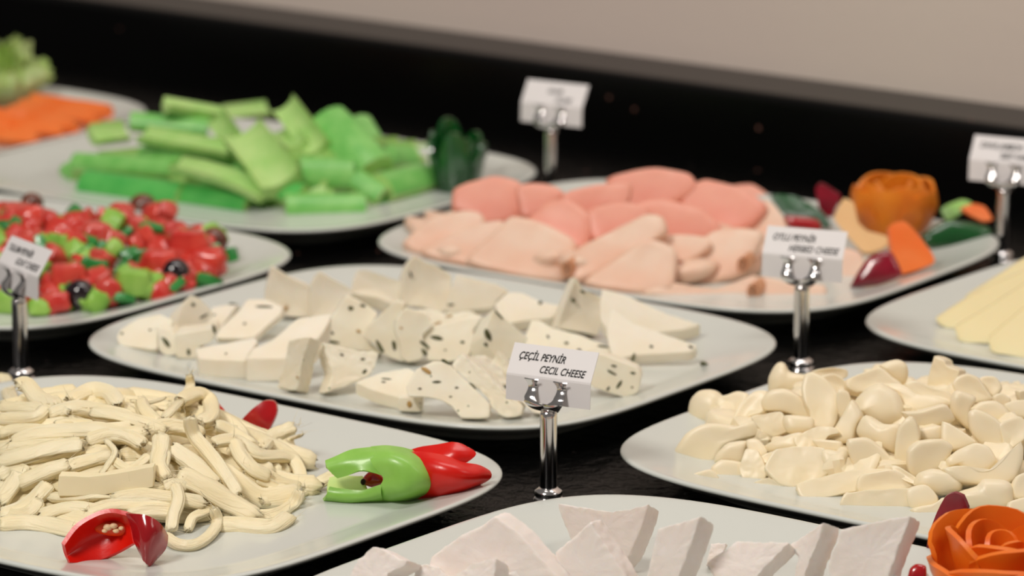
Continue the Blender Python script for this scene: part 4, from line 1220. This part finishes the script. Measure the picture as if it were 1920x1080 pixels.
OC1, K1, OC2, K2 = (100, 160), 4.154, (500, 160), 3.692
c1 = lambda x, y: (OC1[0] + x / K1, OC1[1] + y / K1)
c2 = lambda x, y: (OC2[0] + x / K2, OC2[1] + y / K2)
CEL = [
 (c1(870, 170), c1(1330, 250), 30, 1, .004, 'celery stick highest at the upper left of the heap', 0, 0, -40),
 (c1(300, 400), c1(560, 370), 30, 1, .0, 'short pale celery stick at the far left back', 0, 0, 0),
 (c1(600, 270), c1(1210, 330), 26, 0, .0, 'green celery stick under the highest left one', 0, 0, 0),
 (c1(1340, 250), c1(1680, 210), 30, 1, .002, 'pale celery stick at the back, left of centre', 0, 0, -20),
 (c1(1290, 260), c1(1400, 420), 30, 1, .0, 'stubby celery stick end facing front in the upper middle', 0, 0, 30),
 (c2(640, 250), c2(730, 400), 34, 0, .0, 'short celery stick at the back right', 0, 0, 0),
 (c2(140, 150), c2(370, 450), 36, 1, .006, 'pale celery stick leaning upright at the back centre', 0, 0, 20),
 (c2(100, 330), c2(220, 430), 32, 1, .002, 'celery stick beneath the leaning upright one', 0, 0, 0),
 (c2(400, 240), c2(730, 590), 62, 0, .006, 'widest bright green celery stick at the right of centre', .04, 0, 0),
 (c1(700, 400), c1(1400, 530), 29, 1, .008, 'pale celery stick lying across the upper left middle', 0, 0, -25),
 (c1(160, 590), c1(930, 640), 27, 0, .003, 'mid green celery stick at the left, second from the front', 0, 0, 0),
 (c1(110, 640), c1(200, 720), 26, 0, .0, 'yellow-green celery end at the left tip', 0, 0, 0),
 (c2(230, 600), c2(590, 610), 44, 0, .002, 'short ribbed celery stick in the right middle', 0, 0, 10),
 (c2(860, 480), c2(1110, 480), 26, 1, .0, 'pale celery stick behind the dark carved pepper', 0, 0, 0),
 (c2(800, 700), c2(1120, 620), 44, 0, .002, 'celery stick with an angled end next to the carved pepper', 0, 0, 0),
 (c2(610, 640), c2(800, 760), 30, 0, .002, 'stubby celery stick at the front right', 0, 0, 0),
 (c1(1480, 400), c1(1780, 790), 58, 1, .010, 'wide ribbed pale green celery stick in the centre front', .03, 0, 0),
 (c1(960, 640), c1(1630, 860), 30, 1, .010, 'curved pale celery stick at the front centre', .05, 0, -25),
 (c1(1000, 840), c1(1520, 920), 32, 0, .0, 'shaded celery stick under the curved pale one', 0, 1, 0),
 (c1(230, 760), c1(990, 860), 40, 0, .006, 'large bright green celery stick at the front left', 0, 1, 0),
 (c2(130, 830), c2(680, 830), 36, 0, .0, 'celery stick along the front rim', 0, 0, 0),
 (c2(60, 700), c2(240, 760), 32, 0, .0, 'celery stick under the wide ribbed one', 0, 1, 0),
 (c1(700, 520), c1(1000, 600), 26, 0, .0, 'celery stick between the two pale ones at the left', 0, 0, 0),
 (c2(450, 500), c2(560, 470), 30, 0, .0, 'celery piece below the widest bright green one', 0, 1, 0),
]
for p1, p2, w, ui, lf, lab, cv, dk, rl in CEL:
    celery(p1, p2, w, ui, lf, lab, cv, dk, rl)
for i in range(48):
    px, py = random.uniform(210, 760), random.uniform(270, 385)
    a = random.uniform(-.5, .5)
    celery((px - 45, py - 12 * a), (px + 45, py + 12 * a), 34, i % 2, -.016, 'celery stick buried underneath the others of the heap', 0, 0, 0)
    COL.objects[-1]['group'] = 'celery sticks buried in the heap'

# carved dark green pepper
C0 = P(856, 362, FLOOR) + Vector((0, .012, 0))
PET3 = [(-95, 78, 1.0, 0, .95, .0), (-175, 75, 1.0, 0, .78, .20), (-20, 70, 1.0, 0, .76, .22), (45, 75, 1.0, 0, .85, .05), (110, 78, 1.0, 0, 1.05, .0), (-60, 60, .93, .0, .85, 0), (170, 60, .95, 0, .9, 0)]
r_ = rose('carved_green_pepper', C0, .0185, .047, PET3, M['pep_green'], 21, cup=.8)
tag(r_, 'dark green pepper cup carved into points beside the celery', 'carved pepper')

# ================================================================== chopped salad
MA = Mound(120, 497, .155, .112, .030)
SAL = [  # px, py, radius px, material, boxy, label/None
 (60, 382, 20, 'olive_brown', 0, 'brown olive at the upper left of the salad'),
 (268, 405, 25, 'olive_brown', 0, 'brown olive at the back middle of the salad'),
 (400, 452, 25, 'olive_brown', 0, 'brown olive at the right end of the salad'),
 (355, 442, 16, 'olive_brown', 0, 'small dark brown olive left of the rightmost one'),
 (328, 512, 27, 'olive_dark', 0, 'black olive at the front right of the salad'),
 (150, 552, 27, 'olive_dark', 0, 'black olive at the front middle of the salad'),
 (136, 425, 16, 'olive_dark', 0, 'black olive half hidden at the back of the salad'),
 (262, 422, 18, 'cuke', .2, 'pale cucumber piece in front of the back brown olive'),
 (246, 530, 28, 'cuke', .8, 'green cucumber cube at the front centre'),
 (262, 488, 20, 'gpep', .5, 'green leaf piece behind the front cucumber cube'),
 (174, 508, 24, 'gpep', .8, 'dark green pepper square above the front black olive'),
 (432, 478, 13, 'gpep', .4, 'small green leaf at the right end of the salad'),
 (20, 580, 26, 'cuke', .6, 'lime green cucumber wedge at the lower left'),
 (72, 588, 18, 'cuke', .6, 'lime green cucumber bit right of the card stem'),
 (55, 412, 27, 'tomato', .5, 'orange-red tomato chunk at the upper left of the salad'),
 (180, 440, 27, 'tomato2', .4, 'upright pinkish tomato chunk in the middle of the salad'),
 (350, 466, 38, 'tomato', .6, 'large red tomato chunk at the right of the salad'),
 (392, 492, 30, 'tomato', .6, 'red tomato chunk lowest at the right end'),
 (300, 498, 34, 'tomato', .5, 'orange-red tomato chunk behind the front right olive'),
 (128, 520, 32, 'tomato', .5, 'bright red tomato chunk behind the front middle olive'),
 (202, 546, 26, 'tomato2', .6, 'translucent tomato chunk between olive and cucumber cube'),
 (103, 575, 24, 'tomato2', .5, 'tomato piece with green seeds right of the card'),
]
FILL = [('tomato', 'red'), ('tomato2', 'pink-red'), ('cuke', 'light green'), ('gpep', 'dark green')]
lumps = {}
for i in range(250):
    px = random.uniform(-70, 420)
    py = random.uniform(400, 590) - max(0, (px - 200)) * .10 + 0.02 * px
    if py > 605 - px * .18: continue
    wts = [.34, .24, .18, .24]
    kk = random.choices(range(4), wts)[0]
    SAL.append((px, py, random.uniform(19, 30), FILL[kk][0], random.choice((.3, .6, .8)), None))
NMS = {'olive_brown': 'olive', 'olive_dark': 'olive', 'cuke': 'cucumber_dice', 'gpep': 'green_pepper_dice', 'tomato': 'tomato_chunk', 'tomato2': 'tomato_chunk'}
FL = {'cuke': 'light green cucumber dice mixed into the salad heap', 'gpep': 'dark green pepper dice mixed into the salad heap',
      'tomato': 'bright red tomato dice mixed into the salad heap', 'tomato2': 'pinkish tomato dice mixed into the salad heap'}
for i, (px, py, r, mt, bx, lab) in enumerate(SAL):
    q = MA.hit(px, py)
    if not lab and MA.z(q) < FLOOR + .002: continue
    s = r * mpp(q) * (1.12 if lab else 1)
    if lab: q = q - ray(px, py) * s * .8
    else: q = q + ray(px, py) * s * .2
    if mt.startswith('olive'):
        me = lump(i, s, s * .9, s * .95, 0, 16, 10, .03)
    elif mt == 'gpep':
        me = lump(i, s, s * .9, s * .35, .85, amp=.2)
    else:
        me = lump(i, s, s * .8, s * .8, bx, amp=.3)
    o = link(NMS[mt], me, None, [M[mt]])
    q.z = max(q.z, FLOOR + s * .75)
    o.location = q
    if lab and mt not in ('olive_brown', 'olive_dark'):
        o.rotation_euler = (random.uniform(-.4, .4) + (1.1 if mt == 'gpep' else 0), random.uniform(-.4, .4), random.uniform(-.5, .5))
    elif not lab:
        o.rotation_euler = (random.uniform(-1, 1), random.uniform(-1, 1), random.random() * 6)
    cat = {'olive': 'olive', 'cucumber_dice': 'cucumber', 'green_pepper_dice': 'pepper', 'tomato_chunk': 'tomato'}[NMS[mt]]
    tag(o, lab or FL[mt], cat, 'pieces of the chopped salad' if lab else FL[mt].split(' mixed')[0] + 's in the salad')
    if lab and 'rightmost' not in lab and mt == 'olive_brown' and px == 400:
        c = link('pit_hole', lump(70, s * .35, s * .15, s * .35, 0), o, [M['cuke']])
        c.location = (s * .1, -s * .85, -s * .3)

# ================================================================== carrot sticks and lettuce (far left)
MK = Mound(-60, 225, .13, .09, .012)
CAR = [((-60, 250), (70, 262), 'carrot stick at the front left of the far plate'), ((-30, 232), (120, 248), 'carrot stick second from the front, far plate'),
       ((20, 214), (140, 240), 'carrot stick in the middle of the far plate'), ((60, 190), (205, 212), 'long carrot stick pointing right on the far plate'),
       ((40, 200), (180, 228), 'carrot stick beside the one pointing right'), ((-40, 215), (60, 222), 'carrot stick in front of the lettuce'),
       ((-80, 238), (20, 246), 'carrot stick cut by the left edge')]
for i, (a, b, lab) in enumerate(CAR):
    q1 = P(a[0], a[1], FLOOR + .007 + .002 * (i % 3)); q2 = P(b[0], b[1], FLOOR + .007 + .002 * (i % 3))
    path = [q1.lerp(q2, t / 4) for t in range(5)]
    o = tube('carrot_stick', path, .0125, .9, None, M['carrot'], seed=300 + i, ragged=False, nseg=8, taper=(.95, .85))
    o.data.set_sharp_from_angle(angle=radians(40))
    tag(o, lab, 'carrot', 'carrot sticks on the far left plate')
# lettuce: ruffled leaves around a pale stalk
C0 = P(0, 205, FLOOR + .002) + Vector((0, .03, 0))
root = bpy.data.objects.new('lettuce_head', None); root.location = C0; COL.objects.link(root)
tag(root, 'ruffled light green lettuce behind the carrot sticks', 'lettuce')
c = link('stalk', lump(81, .026, .022, .018, .1, amp=.3), root, [M['lettuce_base']]); c.location = (0, 0, .016)
for k in range(10):
    ang = -150 + k * 36 + random.uniform(-8, 8)
    rr = .55 + .42 * (k % 2)
    rows = []
    for i in range(9):
        v = i / 8
        row = []
        for j in range(15):
            u = j / 14 * 2 - 1
            a = radians(ang + u * 40)
            ruff = .16 * v * v * sin(u * 13 + k * 2) + .1 * noise.noise(Vector((u * 6, v * 6, k)))
            r = .034 * rr * (.45 + .6 * sin(v * 2.6)) + .012 * ruff * 4
            z = .006 + .034 * v * (1 - .2 * u * u) * (.72 if k % 2 else 1.25) + .014 * ruff
            row.append(C0 + Vector((cos(a) * r, sin(a) * r, z)))
        rows.append(row)
    sheet('leaf', rows, .0008, [M['lettuce'], M['lettuce']], root, rough=.0012)


# ================================================================== name card holders
def holder(px, py, yaw, texts, lab, cardlab, wcard=.050, tilt=0, s=1.0, dim=False, hz=.052):
    B = P(px, py, 0)
    root = bpy.data.objects.new('card_holder', None)
    root.location = B; root.rotation_euler = (0, 0, radians(yaw))
    COL.objects.link(root)
    tag(root, lab, 'card holder', 'chrome name card holders on the counter')
    # base + stem by lathe
    def lathe(name, prof, n=32):
        V, F = [], []
        for r, z in prof:
            for i in range(n):
                V.append((r * cos(2 * pi * i / n), r * sin(2 * pi * i / n), z))
        for k in range(len(prof) - 1):
            for i in range(n):
                F.append((k * n + i, k * n + (i + 1) % n, (k + 1) * n + (i + 1) % n, (k + 1) * n + i))
        F.append(tuple(range(n))[::-1]); F.append(tuple((len(prof) - 1) * n + i for i in range(n)))
        return link(name, mesh(name, V, F, True, 50), root, [M['chrome']])
    lathe('base', [(.0082, 0), (.0088, .001), (.0088, .0022), (.0082, .0034), (.0072, .0042), (.0076, .0050), (.0080, .0062), (.0074, .0076), (.0056, .0086), (.0048, .0092)])
    lathe('stem', [(.0046, .0088), (.0046, hz - .0045), (.0046, hz - .0022), (.0040, hz - .0008), (.0028, hz)])
    # clip: cross piece with two prongs curling forward and up
    prof = [(.0005, hz - .0012), (-.0035, hz + .0008), (-.0058, hz + .0036), (-.0052, hz + .0070), (-.0026, hz + .0098), (-.0014, hz + .0122), (-.0022, hz + .0146), (-.0034, hz + .0166)]
    pr = catmull([Vector((0, a, b)) for a, b in prof], 5)
    W = 9
    rows = []
    for side in (-1, 1):
        rows = []
        for i, q in enumerate(pr):
            f = i / (len(pr) - 1)
            # centre line swings from the stem outwards: U-shaped fork
            xc = side * (.0085 * min(1, (f / .42)) ** .8)
            wd = .0034 * (1 if f > .35 else 1.25) * (1 - .28 * sin(min(1, max(0, (f - .35) / .65)) * pi)) * (1.0 + .25 * max(0, f - .8) * 5 * .8)
            x0, x1 = xc - wd, xc + wd
            if f < .30:  # joined over the stem
                if side < 0: x1 = max(x1, .0002 * (1 - f))
                else: x0 = min(x0, -.0002 * (1 - f))
            rows.append([Vector((x0 + (x1 - x0) * j / 6, q.y - .0006 * sin(pi * j / 6), q.z)) for j in range(7)])
        R = [[v + B * 0 for v in r] for r in rows]
        me_o = sheet('prong', R, .0007, [M['chrome'], M['chrome']], None)
        me_o.parent = root
    # back tongue that the card leans on
    rows = []
    for i in range(8):
        f = i / 7
        rows.append([Vector(((-1 + 2 * j / 4) * .0045, .0012 + .0018 * f, hz - .001 + .013 * f)) for j in range(5)])
    bt = sheet('back_tongue', rows, .0006, [M['chrome'], M['chrome']], None); bt.parent = root
    # card: lower panel upright, upper panel bent back
    card = bpy.data.objects.new('name_card', None)
    card.location = B; card.rotation_euler = (0, 0, radians(yaw)); COL.objects.link(card)
    tag(card, cardlab, 'name card', 'folded white name cards in the holders')
    zb, zf, zt = hz + .0030, hz + .0168, hz + .0318
    yb, yf, yt = -.0008, -.0002, .0098
    t_ = radians(tilt)
    def cp(x, y, z):   # small tilt in the card's own plane
        zc = zf
        return Vector((x * cos(t_) + (z - zc) * sin(t_), y, zc + (z - zc) * cos(t_) - x * sin(t_)))
    rows = []
    for (y, z) in ((yb, zb), ((yb + yf) / 2, (zb + zf) / 2), (yf, zf - .0004), (yf + .0003, zf + .0006), ((yf + yt) / 2, (zf + zt) / 2), (yt, zt)):
        rows.append([cp((-.5 + j / 6) * wcard, y, z) for j in range(7)])
    paper = sheet('paper', rows, .0004, [M['card'], M['card']], None)
    paper.parent = card
    paper.data.set_sharp_from_angle(angle=radians(12))
    ang = math.atan2(zt - zf, yt - yf)
    for (txt, x, frac, size) in texts:
        cu = bpy.data.curves.new('lettering', 'FONT')
        cu.body = txt
        cu.size = size
        cu.shear = .28
        cu.offset = .00010
        cu.space_character = 1.02
        cu.extrude = .00003
        tob = bpy.data.objects.new('lettering', cu)
        tob.data.materials.append(M['ink'])
        y = yf + (yt - yf) * frac; z = zf + (zt - zf) * frac
        nrm = Vector((0, -sin(ang), cos(ang)))
        pos = cp(x, y, z) + Vector((0, -sin(ang), cos(ang))) * .00035
        tob.location = pos
        tob.rotation_euler = (Matrix.Rotation(t_, 3, 'Y').to_4x4() @ Matrix.Rotation(ang, 4, 'X')).to_euler()
        tob.scale = (.74, 1.04, 1)
        COL.objects.link(tob)
        bpy.context.view_layer.update()
        tme = bpy.data.meshes.new_from_object(tob.evaluated_get(bpy.context.evaluated_depsgraph_get()))
        lo = link('lettering', tme, card, [] if len(tme.materials) else [M['ink']])
        lo.location, lo.rotation_euler, lo.scale = tob.location.copy(), tob.rotation_euler.copy(), tob.scale.copy()
        bpy.data.objects.remove(tob)
    return root


holder(1028, 944, -27, [('ÇEÇİL PEYNİR', -.0205, .52, .0056), ('CECIL CHEESE', -.0065, .15, .0056)],
       'chrome card holder in front, base on the bare counter', 'name card reading CECIL CHEESE in the front centre')
holder(1501, 698, -21, [('OTLU PEYNİR', -.0205, .52, .0056), ('HERBED CHEESE', -.0095, .15, .0056)],
       'chrome card holder between the herbed cheese and cream cheese platters', 'name card reading HERBED CHEESE in front of the ham', hz=.0545)
holder(40, 717, -55, [('TULUM PEYNİR', -.0215, .52, .0056), ('GOAT CHEESE', -.0065, .15, .0056)],
       'chrome card holder at the left edge before the salad', 'name card reading GOAT CHEESE at the left edge')
holder(1034, 374, -30, [('SALAM', -.006, .50, .0050), ('SALAMI', .002, .15, .0050)],
       'chrome card holder farthest back beside the celery platter', 'small blurred name card farthest back by the upstand')
holder(1879, 494, -26, [('DANA JAMBON', -.0195, .52, .0056), ('BEEF HAM', -.004, .15, .0056)],
       'chrome card holder at the right edge behind the yellow cheese', 'name card cut by the right edge of the picture')

# tidy helper property
for o in scene.objects:
    if '_n' in o: del o['_n']
